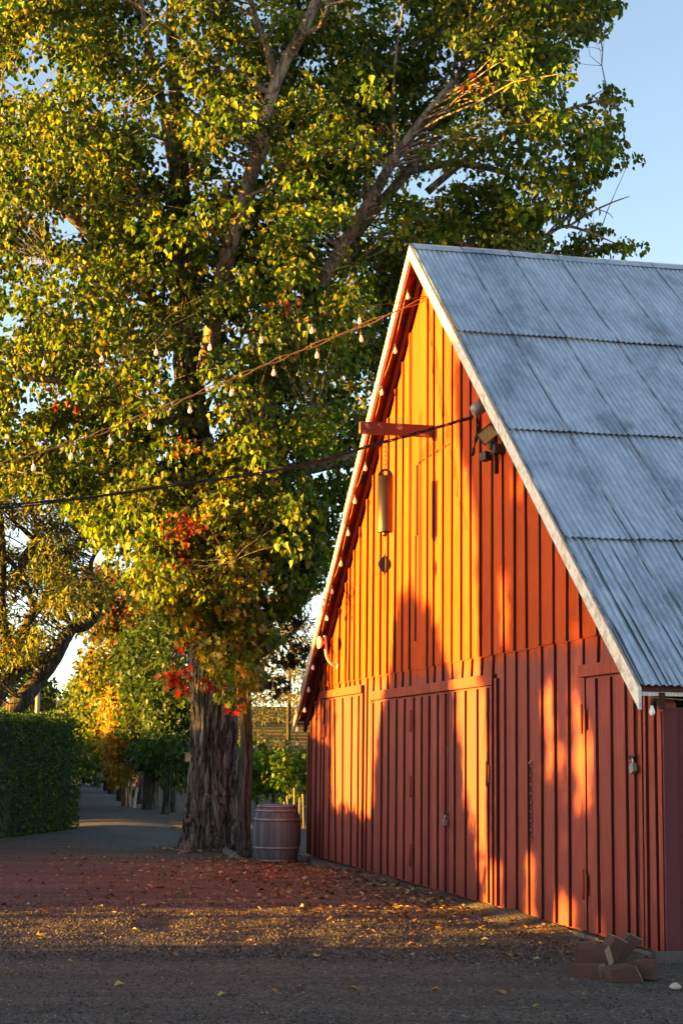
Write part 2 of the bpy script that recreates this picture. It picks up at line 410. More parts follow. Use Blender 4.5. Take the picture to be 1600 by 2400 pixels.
def curve3(a, b, sag=0.15, n=6, wob=0.06):
    a = Vector(a); b = Vector(b); L = (b - a).length
    c = (a + b) / 2 + Vector((random.uniform(-.5,.5)*sag*L, random.uniform(-.5,.5)*sag*L, sag*L*random.uniform(-.2,1)))
    return [a*(1-t)**2 + c*2*t*(1-t) + b*t*t + Vector((random.uniform(-1,1), random.uniform(-1,1), random.uniform(-1,1)))*wob*L*0.12*math.sin(math.pi*t) for t in [i/(n-1) for i in range(n)]]
def smooth_path(pts, rad, sub=5, wob=0.0):
    P = []; Rr = []; k = len(pts)
    for i in range(k-1):
        p0 = pts[max(i-1,0)]; p1 = pts[i]; p2 = pts[i+1]; p3 = pts[min(i+2,k-1)]
        for j in range(sub):
            t = j/sub
            q = 0.5*((2*p1)+(p2-p0)*t+(2*p0-5*p1+4*p2-p3)*t*t+(3*p1-p0-3*p2+p3)*t**3)
            if wob: q = q + Vector((random.uniform(-wob,wob), random.uniform(-wob,wob), 0))
            P.append(q); Rr.append(rad[i]*(1-t)+rad[i+1]*t)
    P.append(pts[-1]); Rr.append(rad[-1]); return P, Rr

def tree(name, label, base, limbs, centers, radii, counts, leaf_size, cols, shape, barkm, group=None, droop=0.8, twig_r=0.035, cat='tree', sides=10, trunk_obj=None, limb_mat=None, twig_every=1, mid=0, bare=()):
    """limbs: list of (points, radii). The crown's shoots each grow from the nearest limb."""
    base = Vector(base); root = empty(name, base, 0, label, cat, group)
    mb = MB(); nodes = []
    for pts, rad in limbs:
        P, Rr = smooth_path([Vector(p) for p in pts], rad, 5, 0.0)
        mb.tube([p - base for p in P], Rr, sides, 0, True, True, 0.05)
        nodes += [(p, r_) for p, r_ in zip(P, Rr)]
    for pts, rad in bare:
        P, Rr = smooth_path([Vector(p) for p in pts], rad, 5); mb.tube([p - base for p in P], Rr, 6, 0, True, True)
    NP = np.array([tuple(p) for p, _ in nodes]); NR = np.array([r_ for _, r_ in nodes])
    centers = np.array(centers)
    # secondary boughs first: cluster centres, so twigs fork from boughs instead of all from limbs
    if mid:
        pick = rng.choice(len(centers), min(mid, len(centers)), replace=False)
        order = sorted(pick, key=lambda i: np.min(np.sum((NP - centers[i])**2, 1)))
        for i in order:
            c = centers[i]; dd = np.linalg.norm(NP - c, axis=1) + 0.9*np.maximum(0, NP[:,2]-c[2]+0.3) + np.where(NR<twig_r*0.5, 9, 0)
            j = int(np.argmin(dd)); a = NP[j]; r0 = min(NR[j]*0.6, twig_r*2.0)
            cv = curve3(a, c, 0.18, 7, 0.3)
            rr = [r0*(1-t)+twig_r*0.4*t for t in [q/6 for q in range(7)]]
            mb.tube([p - base for p in cv], rr, 6, 0, True, False)
            NP = np.vstack([NP, [tuple(p) for p in cv[2:]]]); NR = np.concatenate([NR, rr[2:]])
    for i in range(0, len(centers), twig_every):
        c = centers[i]; dd = np.linalg.norm(NP - c, axis=1) + 0.8*np.maximum(0, NP[:,2]-c[2])
        j = int(np.argmin(dd)); a = NP[j]
        if dd[j] < 0.15: continue
        r0 = min(NR[j]*0.55, twig_r)
        cv = curve3(a, c, 0.15, 5, 0.3)
        mb.tube([p - base for p in cv], [r0, r0*.8, r0*.6, r0*.45, r0*.28], 4, 0, True, False)
    if trunk_obj is not None: trunk_obj.parent = root
    mb.build('branches' if trunk_obj is not None else 'trunk', limb_mat or barkm, root)
    idx, P, sz, tip, nor = clump_leaves(centers, np.array(radii), np.array(counts), leaf_size, droop)
    col = cols(idx, P, len(centers)) if callable(cols) else palette(len(P), cols[0], cols[1], idx, len(centers))
    leaves('crown', P, sz, tip, nor, col, shape, M['leaf'], root, base)
    return root

# ================================================================== GROUND
def ground_mat():
    t = NT('gravel_ground'); v = t.coord(kind='Object')
    n1 = t.noise(v, 55, 3, 0.7); n2 = t.noise(v, 0.35, 5, 0.6, 0.3); n3 = t.noise(v, 7, 4, 0.65)
    vo = t.n('ShaderNodeTexVoronoi'); vo.inputs['Scale'].default_value = 38; t.l(v, vo.inputs['Vector'])
    stone = t.ramp(vo.outputs['Color'], [(0.2, (0.050, 0.043, 0.038)), (0.6, (0.122, 0.102, 0.088)), (0.95, (0.23, 0.19, 0.155))])
    dirt = t.mix(n1, (0.056, 0.045, 0.037), (0.135, 0.108, 0.088))
    x, y, z = t.sep(v)
    # reddish earth belt between the gravel apron and the lane
    yy = t.math('ADD', y, t.math('MULTIPLY', t.math('SUBTRACT', n2, 0.5), 7.0))
    band = t.ramp(t.math('DIVIDE', yy, 40.0), [(0.40, (0, 0, 0)), (0.54, (1, 1, 1)), (0.62, (1, 1, 1)), (0.76, (0, 0, 0))])
    red = t.mix(n3, (0.090, 0.066, 0.055), (0.20, 0.147, 0.120))
    c = t.mix(t.ramp(n3, [(0.42, (0.15,)*3), (0.58, (0.75,)*3)]), dirt, stone)
    c = t.mix(t.math('MULTIPLY', band, 0.06), c, red)
    c = t.mix(0.5, c, t.ramp(n2, [(0.3, (0.7,)*3), (0.7, (1.2,)*3)]), 'MULTIPLY')
    trk = t.noise(t.coord((0.16, 1.5, 1)), 1.4, 4, .6, .4); c = t.mix(0.7, c, t.ramp(trk, [(0.36, (0.66, 0.67, 0.69)), (0.52, (1, 1, 1)), (0.66, (1.3, 1.24, 1.18))]), 'MULTIPLY')
    t.base(c)
    h = t.math('ADD', t.math('MULTIPLY', vo.outputs['Distance'], -0.8), t.math('ADD', t.math('MULTIPLY', n1, 0.5), t.math('MULTIPLY', n3, 1.0)))
    t.bump(h, 0.9, 0.03); return t.set(0.95, 0, 0.15)
M['ground'] = ground_mat()
def ground_z(x, y):
    if not (-9 < x < 6 and 7 < y < 40): return 0.0
    return 0.034 * (mnoise.noise(Vector((x*0.9, y*0.55, 0))) + 0.6*mnoise.noise(Vector((x*2.6, y*1.7, 4)))) 
xs = np.unique(np.concatenate([np.linspace(-600, -9, 14), np.linspace(-9, 6, 76), np.linspace(6, 600, 14)]))
ys = np.unique(np.concatenate([np.linspace(-60, 7, 6), np.linspace(7, 40, 150), np.linspace(40, 900, 20)]))
g = MB(); nx, ny = len(xs), len(ys)
g.add([(x, y, ground_z(x, y)) for y in ys for x in xs], [(j*nx+i, j*nx+i+1, (j+1)*nx+i+1, (j+1)*nx+i) for j in range(ny-1) for i in range(nx-1)], 0, True)
tag(g.build('ground', M['ground']), kind='structure')

# lane leading away between the hedge and the row of trees
def lane_mat():
    t = NT('lane_gravel'); v = t.coord(); n1 = t.noise(v, 40, 4, 0.7); n2 = t.noise(t.coord((1, .25, 1)), 0.9, 4)
    vo = t.n('ShaderNodeTexVoronoi'); vo.inputs['Scale'].default_value = 16; t.l(v, vo.inputs['Vector'])
    c = t.mix(n1, (0.036, 0.033, 0.032), (0.125, 0.113, 0.105)); c = t.mix(.6, c, t.ramp(vo.outputs['Color'], [(.2, (.55,)*3), (.9, (1.6,)*3)]), 'MULTIPLY'); c = t.mix(0.5, c, t.ramp(n2, [(0.3, (0.7,)*3), (0.7, (1.2,)*3)]), 'MULTIPLY')
    t.base(c); t.bump(n1, 0.6, 0.02); return t.set(0.95, 0, 0.15)
M['lane'] = lane_mat()
lane = [(30.0, -5.3, -1.0), (34.4, -6.5, -3.0), (38.7, -5.95, -3.7), (46, -7.2, -4.8), (55.9, -9.0, -6.7), (70, -11.9, -8.6), (90, -16, -12.2), (115, -20.5, -16.2)]
g = MB(); vs = []; LN = 60
for i in range(LN + 1):
    Y = 30.2 + (115 - 30.2) * (i / LN)**1.4
    for k in range(len(lane) - 1):
        if lane[k][0] <= Y <= lane[k+1][0]:
            t_ = (Y - lane[k][0]) / (lane[k+1][0] - lane[k][0])
            a = lane[k][1]*(1-t_) + lane[k+1][1]*t_; b = lane[k][2]*(1-t_) + lane[k+1][2]*t_
    jit = 0.25*mnoise.noise(Vector((Y*0.5, 3, 1)))
    for q in range(7):
        xx = a + (b - a)*q/6 + jit
        vs.append((xx, Y, ground_z(xx, Y)*(Y < 36) - .045 + .065*min(1, (Y-30.2)/5.5) + .03*mnoise.noise(Vector((xx*1.1, Y*.8, 2)))*(Y < 37) + .05*math.sin(math.pi*q/6)*min(1, (Y-30)/8)))
g.add(vs, [(i*7+j, i*7+j+1, (i+1)*7+j+1, (i+1)*7+j) for i in range(LN) for j in range(6)], 0, True)
tag(g.build('lane', M['lane']), kind='structure')

# ================================================================== BARN
barn = empty('barn', BL, BROT, 'red board and batten barn with a steep corrugated iron roof', 'barn')
T = 0.22                                       # roof build-up, measured straight down
def rz(s): return roofz(s) - T
BATTENS = [.22, .58, .97, 1.31, 1.79, 2.3, 2.75, 3.0, 3.32, 3.69, 4.12, 4.5, 4.93, 5.34, 5.75, 6.13, 6.52, 7.38, 7.68, 8.09, 8.48, 8.89, 9.27, 9.67, 10.08, 10.5, 10.88, 11.28, 11.69, 12.1, 12.49, 12.88, 13.3, 13.67, 14.05, 14.4, 14.62]
def batten(mb, s, z0, z1, lean=0.0, wd=0.052, d=0.030, y=-0.012, s1=None):
    """front face takes the wall paint, every other face the near-black red"""
    h = wd / 2; t = lean
    vs = [(s-h, y-d, z0), (s+h, y-d, z0), (s+h, y, z0), (s-h, y, z0), (s-h+t, y-d, z1), (s+h+t, y-d, z1), (s+h+t, y, z1), (s-h+t, y, z1)]
    o = len(mb.v); mb.v += vs
    for k, f in enumerate([(0,3,2,1),(4,5,6,7),(0,1,5,4),(1,2,6,5),(2,3,7,6),(3,0,4,7)]):
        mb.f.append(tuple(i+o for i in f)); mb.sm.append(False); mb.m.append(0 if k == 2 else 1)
mb = MB()
ZS = 2.83
mb.prism([(0, .05), (BW, .05), (BW, rz(BW)), (BW/2, rz(BW/2)), (0, rz(0))], 0.0, 0.10, 'y', 0)
# upper run of boards laps 12 mm over the lower one, with a slightly ragged foot
su = [(0.62, ZS)]; k = 0
bs = [b for b in BATTENS if .62 < b < BW-.62]
for a in bs: su += [(a, ZS + random.uniform(-.012, .012))]
su.append((BW-.62, ZS)); sR = (ZS + T - BHE) / SLOPE
su[0] = (sR + .02, ZS); su[-1] = (BW - sR - .02, ZS)
mb.prism(su + [(BW/2, rz(BW/2) - .004)], -0.012, -0.001, 'y', 0)
DOORS = [(1.2, 3.87, 2.62), (4.45, 10.17, 2.49), (12.94, 14.32, 2.45)]
for s in BATTENS:
    top = rz(s) - 0.03
    for (z0, z1, y) in ((0.06, min(ZS - .004, top), 0.0), (ZS + .004, top, -0.012)):
        if z1 - z0 < .05: continue
        if z0 < 1:
            dd = [d for d in DOORS if d[0] - .05 < s < d[1] + .05]
            if dd: z0 = dd[0][2] + .13
            if z1 - z0 < .05: continue
        lean = random.uniform(-.032, .032)
        if abs(s - 6.52) < .05 and z0 > 2: z1 = top
        batten(mb, s, z0, z1, lean, random.uniform(.045, .06), random.uniform(.026, .034), y)
# loose hay hatch outline: open joints left as dark slots
mb.box((6.80, -.030, 3.2), (6.83, -.0125, 4.6), 1); mb.box((6.83, -.030, 4.6), (6.90, -.0125, 5.55), 1)
for i in range(9):
    a = 6.93 + i*.17; mb.box((a, -.026, 5.555 + random.uniform(-.006, .006)), (a + random.uniform(.07, .15), -.0125, 5.575 + random.uniform(0, .012)), 1)
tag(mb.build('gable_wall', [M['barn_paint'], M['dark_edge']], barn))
# side wall and the far closing walls
mb = MB()
mb.box((BW-.10, .102, .05), (BW, 13, BHE-.25), 0)
for y in np.arange(.5, 13, .42): mb.box((BW+.001, y-.025, .06), (BW+.026, y+.025, BHE-.26), 0)
mb.box((0, .102, .05), (.10, 13, BHE-.25), 0)
mb.prism([(0, .05), (BW, .05), (BW, rz(BW)), (BW/2, rz(BW/2)), (0, rz(0))], 13.002, 13.1, 'y', 0)
mb.box((BW+.002, -.03, .05), (BW+.028, .10, BHE-.26), 0)
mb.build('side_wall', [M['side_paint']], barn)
mb = MB()
v0 = len(mb.v)
for i in range(48):
    a = -.08 + i*(BW+.16)/48; b = a + (BW+.16)/48
    d = .045 + .03*abs(mnoise.noise(Vector((i*.6, 0, 0)))); hz = .030 + .022*mnoise.noise(Vector((i*.4, 5, 0)))
    if a < 4.2: d += .30*max(0, 1-abs(a-2.2)/2.2)
    mb.box((a, -d, -.1), (b-.001, .098, hz), 0)
mb.box((BW+.081, -.2, -.1), (BW+.2, 13, .09), 0)
mb.build('foundation', [M['concrete']], barn)
# corrugated roof
PIT, AMP = 0.0676, 0.0090
seam_s = [BW/2, 9.516, 11.395, 13.093, BW+BEO]
def roof_slope(sign):
    mb = MB(); Y0, Y1 = -BO, 12.4; pw = PIT*10
    nrm = Vector((sign*SLOPE, 0, 1)).normalized()
    for c in range(4):
        a, b = seam_s[c], seam_s[c+1]
        a2 = a - (0.06 if c else 0); k = 0; y = Y0
        while y < Y1 - .02:
            ye = min(y + pw + PIT*1.2, Y1); ns = int(round((ye-y)/PIT*8)) + 1
            slip = random.uniform(-.012, .012) if c < 3 else random.uniform(-.006, .006); lift0 = random.uniform(0, .003)
            vs = []; rows = 5
            for r_ in range(rows):
                t = r_/(rows-1); s = a2 + (b + slip - a2)*t
                for i in range(ns):
                    yy = y + (ye-y)*i/(ns-1)
                    lap = 0.0055*(i/(ns-1)) if i > ns*0.85 else 0.0
                    dent = .006*mnoise.noise(Vector((s*1.7, yy*1.3, c))) 
                    lift = (0.032 if c < 3 else .006)*t**4 + lift0 + dent + AMP*math.sin(2*math.pi*yy/PIT) + lap + (0 if c else 0)
                    q = Vector((s, yy, BHE + SLOPE*(BW - s))) + Vector((SLOPE, 0, 1)).normalized()*lift
                    if sign < 0: q.x = BW - q.x
                    vs.append(q)
            fs = [(r_*ns+i, r_*ns+i+1, (r_+1)*ns+i+1, (r_+1)*ns+i) for r_ in range(rows-1) for i in range(ns-1)]
            mb.add(vs, fs, 0, True); y += pw; k += 1
    return mb
roof = roof_slope(1).build('roof', [M['zinc']], barn)
lr = roof_slope(-1); lr.build('roof', [M['zinc']], barn)
# ridge flashing, its edge dressed into the corrugations
mb = MB(); vs = []; ns = 360
for i in range(ns):
    y = -BO - .01 + 12.4*i/(ns-1)
    sagz = .03 + .012*mnoise.noise(Vector((y*.7, 1, 0)))
    e = .006*math.sin(2*math.pi*y/PIT) + .004*mnoise.noise(Vector((y*6, 2, 0)))
    for k, ds in enumerate((-.15, -.06, 0, .06, .15)):
        zz = BHE + SLOPE*(BW/2 - abs(ds)) + sagz + (e - .006 if k in (0, 4) else 0) - (.012 if k == 2 else 0)
        vs.append((BW/2 + ds, y, zz))
mb.add(vs, [(i*5+j, (i+1)*5+j, (i+1)*5+j+1, i*5+j+1) for i in range(ns-1) for j in range(4)], 0, True)
mb.build('ridge_cap', [M['zinc']], roof)
# rakes: painted barge boards that follow the slope
def rake(sign, name):
    mb = MB(); N = 14; cosb = 1/math.sqrt(1+SLOPE**2); 
    for i in range(N):
        s0 = -BEO + (BW/2 + BEO)*i/N; s1 = -BEO + (BW/2 + BEO)*(i+1)/N
        def zt(s): return BHE + SLOPE*s - .018 + .006*mnoise.noise(Vector((s*.9, sign*3, 0)))
        dep = .205/cosb*0.70
        y0 = -BO - .012 - (0.012 if i >= N//2 else 0); y1 = -BO + .016
        vs = []
        for s in (s0, s1):
            ss = s if sign < 0 else BW - s
            for (yy, zz) in ((y0, zt(s)), (y1, zt(s)), (y1, zt(s)-dep), (y0, zt(s)-dep)): vs.append((ss, yy, zz))
        fs = [(0,4,5,1),(1,5,6,2),(2,6,7,3),(3,7,4,0)]
        if i in (0, N//2, N//2-1, N-1): fs += [(0,1,2,3),(4,7,6,5)]
        mb.add(vs, fs, 0)
    return mb.build(name, [M['white']], barn)
rake(-1, 'bargeboard'); rake(1, 'bargeboard')
# soffit: deck boards with look-out rafters under the overhang
for sign in (-1, 1):
    mb = MB()
    def SP(s, y, z): return (s if sign < 0 else BW - s, y, z)
    for i in range(46):
        s0 = -BEO + (BW/2+BEO)*i/46; s1 = -BEO + (BW/2+BEO)*(i+1)/46 - .008
        d = .045 + .008*(i % 2) + random.uniform(0, .006)
        za = BHE + SLOPE*s0 - d; zb = BHE + SLOPE*s1 - d; y0, y1 = -BO + .018, .25
        mb.add([SP(s0,y0,za), SP(s1,y0,zb), SP(s1,y1,zb), SP(s0,y1,za), SP(s0,y0,za+.02), SP(s1,y0,zb+.02), SP(s1,y1,zb+.02), SP(s0,y1,za+.02)],
               [(0,1,2,3),(7,6,5,4),(0,4,5,1),(1,5,6,2),(2,6,7,3),(3,7,4,0)], 1 if random.random() < .3 else 0)
    # inner rafter against the wall
    a, b = -BEO, BW/2 - .02
    for (y0, y1, d0, d1, mi) in ((-.09, -.035, .065, .20, 1),):
        vs = []
        for s in (a, b):
            z = BHE + SLOPE*s
            for (yy, dz) in ((y0, d0), (y1, d0), (y1, d1), (y0, d1)): vs.append(SP(s, yy, z-dz))
        mb.add(vs, [(0,4,5,1),(1,5,6,2),(2,6,7,3),(3,7,4,0),(0,1,2,3),(4,7,6,5)], mi)
    mb.build('soffit', [M['soffit_paint'], M['soffit_dark']], barn)
# eave boards along both long sides
for s in (BW + BEO - .04, -BEO + .012):
    mb = MB(); mb.box((s, -BO + .018, BHE - SLOPE*BEO - .085), (s + .028, 12.3, BHE - SLOPE*BEO - .022), 0); mb.build('fascia', [M['white']], barn)
for a_, b_ in ((BW+.029, BW+BEO-.045), (-BEO+.045, -.002)):
    mb = MB(); mb.box((a_, -BO + .03, BHE-.15), (b_, 12.3, BHE-.13), 0); mb.build('eave_soffit', [M['soffit_dark']], barn)
# doors
def door(s0, s1, z1, bats, hinges=(), z0=0.07, y=-.002, th=.028, lean=None):
    mb = MB(); mb.box((s0, y-th, z0), (s1, y, z1), 0, front=1)
    for i, s in enumerate(bats): batten(mb, s, z0+.01, z1-.015, (lean[i] if lean else random.uniform(-.012, .012)), .05, .028, y-th)
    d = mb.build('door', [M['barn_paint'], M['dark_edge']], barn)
    for s, z in hinges:
        h = MB(); h.tube([(s, y-th-.045, z-.14), (s, y-th-.045, z+.14)], .013, 8, 0)
        h.box((s-.05, y-th-.036, z-.10), (s-.015, y-th-.029, z+.10), 0); h.box((s+.015, y-th-.036, z-.10), (s+.06, y-th-.029, z+.10), 0)
        h.build('hinge', [M['trim_paint']], d)
    return d
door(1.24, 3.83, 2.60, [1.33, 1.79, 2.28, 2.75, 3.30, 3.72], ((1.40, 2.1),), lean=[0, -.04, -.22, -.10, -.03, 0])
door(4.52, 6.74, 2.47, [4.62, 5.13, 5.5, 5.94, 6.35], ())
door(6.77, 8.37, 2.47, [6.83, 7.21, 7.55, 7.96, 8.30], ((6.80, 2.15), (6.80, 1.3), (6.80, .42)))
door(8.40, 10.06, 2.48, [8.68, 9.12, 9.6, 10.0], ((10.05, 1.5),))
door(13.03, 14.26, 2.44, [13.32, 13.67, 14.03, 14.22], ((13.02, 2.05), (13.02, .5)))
# trims round the doors
def trim(lo, hi, dark=False):
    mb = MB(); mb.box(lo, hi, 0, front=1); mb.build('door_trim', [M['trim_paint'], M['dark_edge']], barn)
trim((1.16, -.060, 2.62), (3.93, -.002, 2.735)); trim((4.42, -.062, 2.49), (10.20, -.002, 2.612)); trim((12.90, -.062, 2.455), (14.24, -.002, 2.57))
trim((1.15, -.036, .07), (1.22, -.002, 2.615)); trim((3.86, -.036, .07), (3.94, -.002, 2.615)); trim((4.41, -.036, .07), (4.49, -.002, 2.485))
trim((10.09, -.05, .07), (10.16, -.002, 2.485)); trim((10.22, -.04, .07), (10.29, -.002, 2.56)); trim((12.92, -.036, .07), (13.0, -.002, 2.45)); trim((14.29, -.036, .07), (14.37, -.002, 2.45))
trim((BW-.085, -.040, .07), (BW-.001, -.002, 2.08)); trim((.0, -.036, .07), (.075, -.002, 2.08))
# hoist beam
mb = MB(); mb.box((7.60, -1.00, 5.785), (7.69, .0, 5.935), 0)
mb.build('hoist_beam', [M['beam']], barn)

# ================================================================== THINGS ON THE BARN
def at_barn(name, s, o, z, label, cat, group=None): return empty(name, BP(s, o, z), BROT, label, cat, group)
# wind bell hanging from the hoist beam
WB_O = .655
wb = at_barn('wind_bell', 7.645, WB_O, 5.80, 'long bronze wind bell with a dark leaf shaped sail hanging from the hoist beam', 'wind bell')
def chain(mb, z0, z1, link=.05, r=.0035, x=0, y=0, wd=.016):
    n = max(2, int((z0-z1)/(link*.74))); st = (z0-z1)/n
    for i in range(n):
        c = z0 - st*(i+.5); pts = []
        for k in range(11):
            q = 2*math.pi*k/10; a = wd*math.cos(q); b = link/2*math.sin(q)
            pts.append((x + (a if i % 2 else 0), y + (0 if i % 2 else a), c + b))
        mb.tube(pts, r, 5, 0, True, False)
mb = MB(); chain(mb, 0.0, -.46, .07, .0045, 0, 0, .016); mb.tube([(.05*math.cos(q), 0, -.27+.05*math.sin(q)) for q in [2*math.pi*k/20 for k in range(21)]], .003, 5, 0, True, False)
mb.build('hanging_chain', [M['dark_steel']], wb)
zt = -.56; L = .72; rb = .100
mb = MB(); pr = [(rb, zt-L), (rb, zt), (rb-.008, zt), (rb-.008, zt-L)]
vs = []; n = 40
for r_, z in pr + [pr[0]]:
    for j in range(n): vs.append((r_*math.cos(2*math.pi*j/n), r_*math.sin(2*math.pi*j/n), z))
mb.add(vs, [(i*n+j, i*n+(j+1)%n, (i+1)*n+(j+1)%n, (i+1)*n+j) for i in range(4) for j in range(n)], 0, True)
b_ = mb.build('bell_tube', [M['bronze']], wb); b_.rotation_euler = (0, 0, 0)
# the flat lug on top, square to the wall, with a round eye
mb = MB(); nseg = 24; vs = []
for k in range(nseg+1):
    q = math.pi*k/nseg; vs.append((.0, rb*math.cos(q), zt + rb*1.02*math.sin(q)))
for k in range(nseg+1):
    q = math.pi*k/nseg; vs.append((.0, .028*math.cos(q), zt + .045 + .028*math.sin(q)*1.0))
lug = [(v[0]-.004, v[1], v[2]) for v in vs] + [(v[0]+.004, v[1], v[2]) for v in vs]
n1 = nseg+1; fs = []
for side in (0, 2*n1):
    fs += [(side+k, side+k+1, side+n1+k+1, side+n1+k) for k in range(nseg)]
fs += [(k, k+1, 2*n1+k+1, 2*n1+k) for k in range(nseg)]
mb.add(lug, fs, 0)
low = [(y, z) for (x, y, z) in [vs[0], vs[nseg], vs[n1+nseg], vs[n1]]]
mb.prism([(rb, zt), (.028, zt+.045), (.02, zt+.026), (0, zt+.018), (-.02, zt+.026), (-.028, zt+.045), (-rb, zt), (-rb, zt-.02), (rb, zt-.02)], -.004, .004, 'x', 0)
mb.build('bell_top', [M['dark_steel']], wb)
mb = MB(); mb.lathe([(.004, zt-L+.02), (.03, zt-L+.01), (.042, zt-L-.02), (.034, zt-L-.048), (.006, zt-L-.058)], 16, 0); mb.tube([(0, 0, zt), (0, 0, zt-L-1.0)], .0035, 5)
mb.build('clapper', [M['bronze']], wb)
zs = zt - L - .27
prof = [(0, .0), (.012, -.035), (.035, -.055), (.068, -.085), (.085, -.125), (.085, -.165), (.066, -.205), (.036, -.235), (.014, -.255), (0, -.30)]
poly = [(a, zs + b) for a, b in prof] + [(-a, zs + b) for a, b in prof[-2:0:-1]]
mb = MB(); mb.prism(poly, -.003, .003, 'x', 0); mb.build('sail', [M['dark_steel']], wb)
mb = MB(); mb.prism(poly[:len(prof)] , -.003, .003, 'y', 0); mb.build('sail', [M['dark_steel']], wb)

# weatherhead (service mast) and flood light near the right rake
wh = at_barn('service_mast', 10.27, .04, 5.36, 'grey weatherhead on a black conduit beside the right rake', 'weatherhead')
mb = MB(); mb.tube([(.12, -.02, -.5), (.10, -.03, .1), (.06, -.05, .26), (-.02, -.10, .33), (-.10, -.13, .32)], [.024]*5, 10, 0); mb.build('conduit', [M['black_rubber']], wh)
mb = MB(); Mx = Matrix.Translation((-.14, -.15, .30)) @ Matrix.Rotation(R(-60), 4, 'X')
mb.lathe([(.012, .10), (.05, .09), (.075, .05), (.082, 0), (.075, -.06), (.05, -.085)], 16, 0, Mx); mb.build('cap', [M['grey_metal']], wh)
mb = MB()
for k, (dx, dz) in enumerate(((-.30, .02), (-.42, -.12), (-.24, .10))):
    mb.tube(curve3((-.14, -.17, .24), (dx, -.12, dz), .2, 8, .4), .009, 6, 0)
    mb.tube([(dx, -.12, dz+.01), (dx-.03, -.12, dz-.04), (dx-.06, -.12, dz-.075)], [.016, .024, .016], 8, 0)
mb.tube([(-.2, -.10, .06), (-.10, -.08, -.06), (.03, -.07, -.08), (.09, -.05, .0), (.10, -.04, .12)], .012, 6, 0)
mb.build('service_wire', [M['black_rubber']], wh)
fl_s = .82
fl = at_barn('flood_light', 10.53, .05, 5.20, 'square flood light with a tan glass under the weatherhead', 'flood light')
Mf = Matrix.Translation((-.12, -.16, .12)) @ Matrix.Rotation(R(62), 4, 'Z') @ Matrix.Rotation(R(-38), 4, 'Y') @ Matrix.Rotation(R(12), 4, 'X')
mb = MB(); mb.prism([(-.12, -.09), (.12, -.09), (.12, .09), (-.12, .09)], -.02, .0, 'y', 0, Mf)
mb.prism([(-.09, -.06), (.09, -.06), (.09, .06), (-.09, .06)], .0, .09, 'y', 0, Mf)
for a, b, c, d in ((-.13,-.10,.13,-.085), (-.13,.085,.13,.10), (-.13,-.085,-.115,.085), (.115,-.085,.13,.085)): mb.box((a, -.035, b), (c, -.0205, d), 0, Mf)
mb.build('housing', [M['box_plastic']], fl); fl.scale = (fl_s,)*3
mb = MB(); mb.box((-.113, -.024, -.083), (.113, -.0202, .083), 0, Mf); mb.build('lamp_glass', [M['lamp_glass']], fl)
mb = MB(); mb.box((-.08, -.11, -.16), (.06, .055, -.04), 0); mb.box((-.16, -.13, -.09), (-.06, -.03, .02), 0); mb.build('junction_box', [M['box_plastic']], fl)
mb = MB(); Mc = Matrix.Translation((-.24, -.14, -.17)) @ Matrix.Rotation(R(25), 4, 'Z') @ Matrix.Rotation(R(-12), 4, 'Y'); mb.box((-.06, -.07, -.055), (.06, .05, .055), 0, Mc); mb.tube([(-.2, -.12, -.16), (-.06, -.06, -.12)], .02, 8)
mb.build('sensor', [M['box_plastic']], fl)

# pink enamel gooseneck lamp at the left end
gl = at_barn('gooseneck_lamp', 2.28, .03, 3.10, 'faded pink gooseneck barn lamp under the left eave', 'lamp')
mb = MB(); mb.lathe([(.05, 0), (.055, .02), (.02, .035)], 14, 0, Matrix.Rotation(R(90), 4, 'X')); mb.build('wall_plate', [M['pink_enamel']], gl)
mb = MB(); P_, Q_ = smooth_path([Vector(p) for p in ((0, -.03, 0), (0, -.12, .04), (0, -.19, .15), (0, -.21, .32), (0, -.225, .47))], [.022]*5, 5); mb.tube(P_, Q_, 10, 0); mb.build('lamp_arm', [M['pink_enamel']], gl)
mb = MB(); Mg = Matrix.Translation((0, -.24, .36)) @ Matrix.Rotation(R(90), 4, 'X') @ Matrix.Rotation(R(8), 4, 'Y')
mb.lathe([(.02, -.01), (.03, .03), (.085, .05), (.098, .075), (.098, .085), (.06, .092), (.03, .095)], 20, 0, Mg); mb.build('lamp_shade', [M['pink_enamel']], gl)

# padlocks and the loose chain
def padlock(s, z, o, label, sc, tilt, body):
    p = at_barn('padlock', s, o, z, label, 'padlock'); p.scale = (sc, sc, sc); p.rotation_euler = (0, tilt, BROT)
    m_ = MB(); m_.prism([(-.028, -.05), (.028, -.05), (.032, -.044), (.032, .0), (.028, .006), (-.028, .006), (-.032, 0), (-.032, -.044)], -.014, .014, 'y', 0); m_.build('lock_body', [body], p)
    m_ = MB(); m_.tube([(-.02, 0, .0), (-.02, 0, .03)] + [(.02*math.cos(q), 0, .03+.022*math.sin(q)) for q in [math.pi*(1-k/8) for k in range(9)]] + [(.02, 0, .0)], .0055, 7, 0); m_.build('shackle', [M['steel']], p)
    m_ = MB(); m_.box((-.008, .004, .045), (.05, .016, .066), 0); m_.tube([(.0, .0, .056), (.0, -.012, .056)], .012, 8); m_.build('hasp', [M['dark_steel']], p)
padlock(8.42, .93, .085, 'small steel padlock on the big double door', 1.25, 0.0, M['steel'])
padlock(14.29, 1.62, .09, 'grey padlock hanging tilted on the narrow right hand door', 1.35, R(-22), M['grey_metal'])
ch = at_barn('door_chain', 11.39, .02, 1.62, 'loose rusty chain hanging on the wall right of the double door', 'chain')
mb = MB(); chain(mb, 0.0, -.80, .062, .0038, 0, 0, .014); mb.build('links', [M['dark_steel']], ch)
mb = MB(); mb.tube([(0, .02, .02), (0, -.015, .02), (0, -.02, .0)], .006, 6, 0); mb.tube([(0, .02, .02), (.05, -.02, .03)], .005, 6); mb.build('hook', [M['steel']], ch)

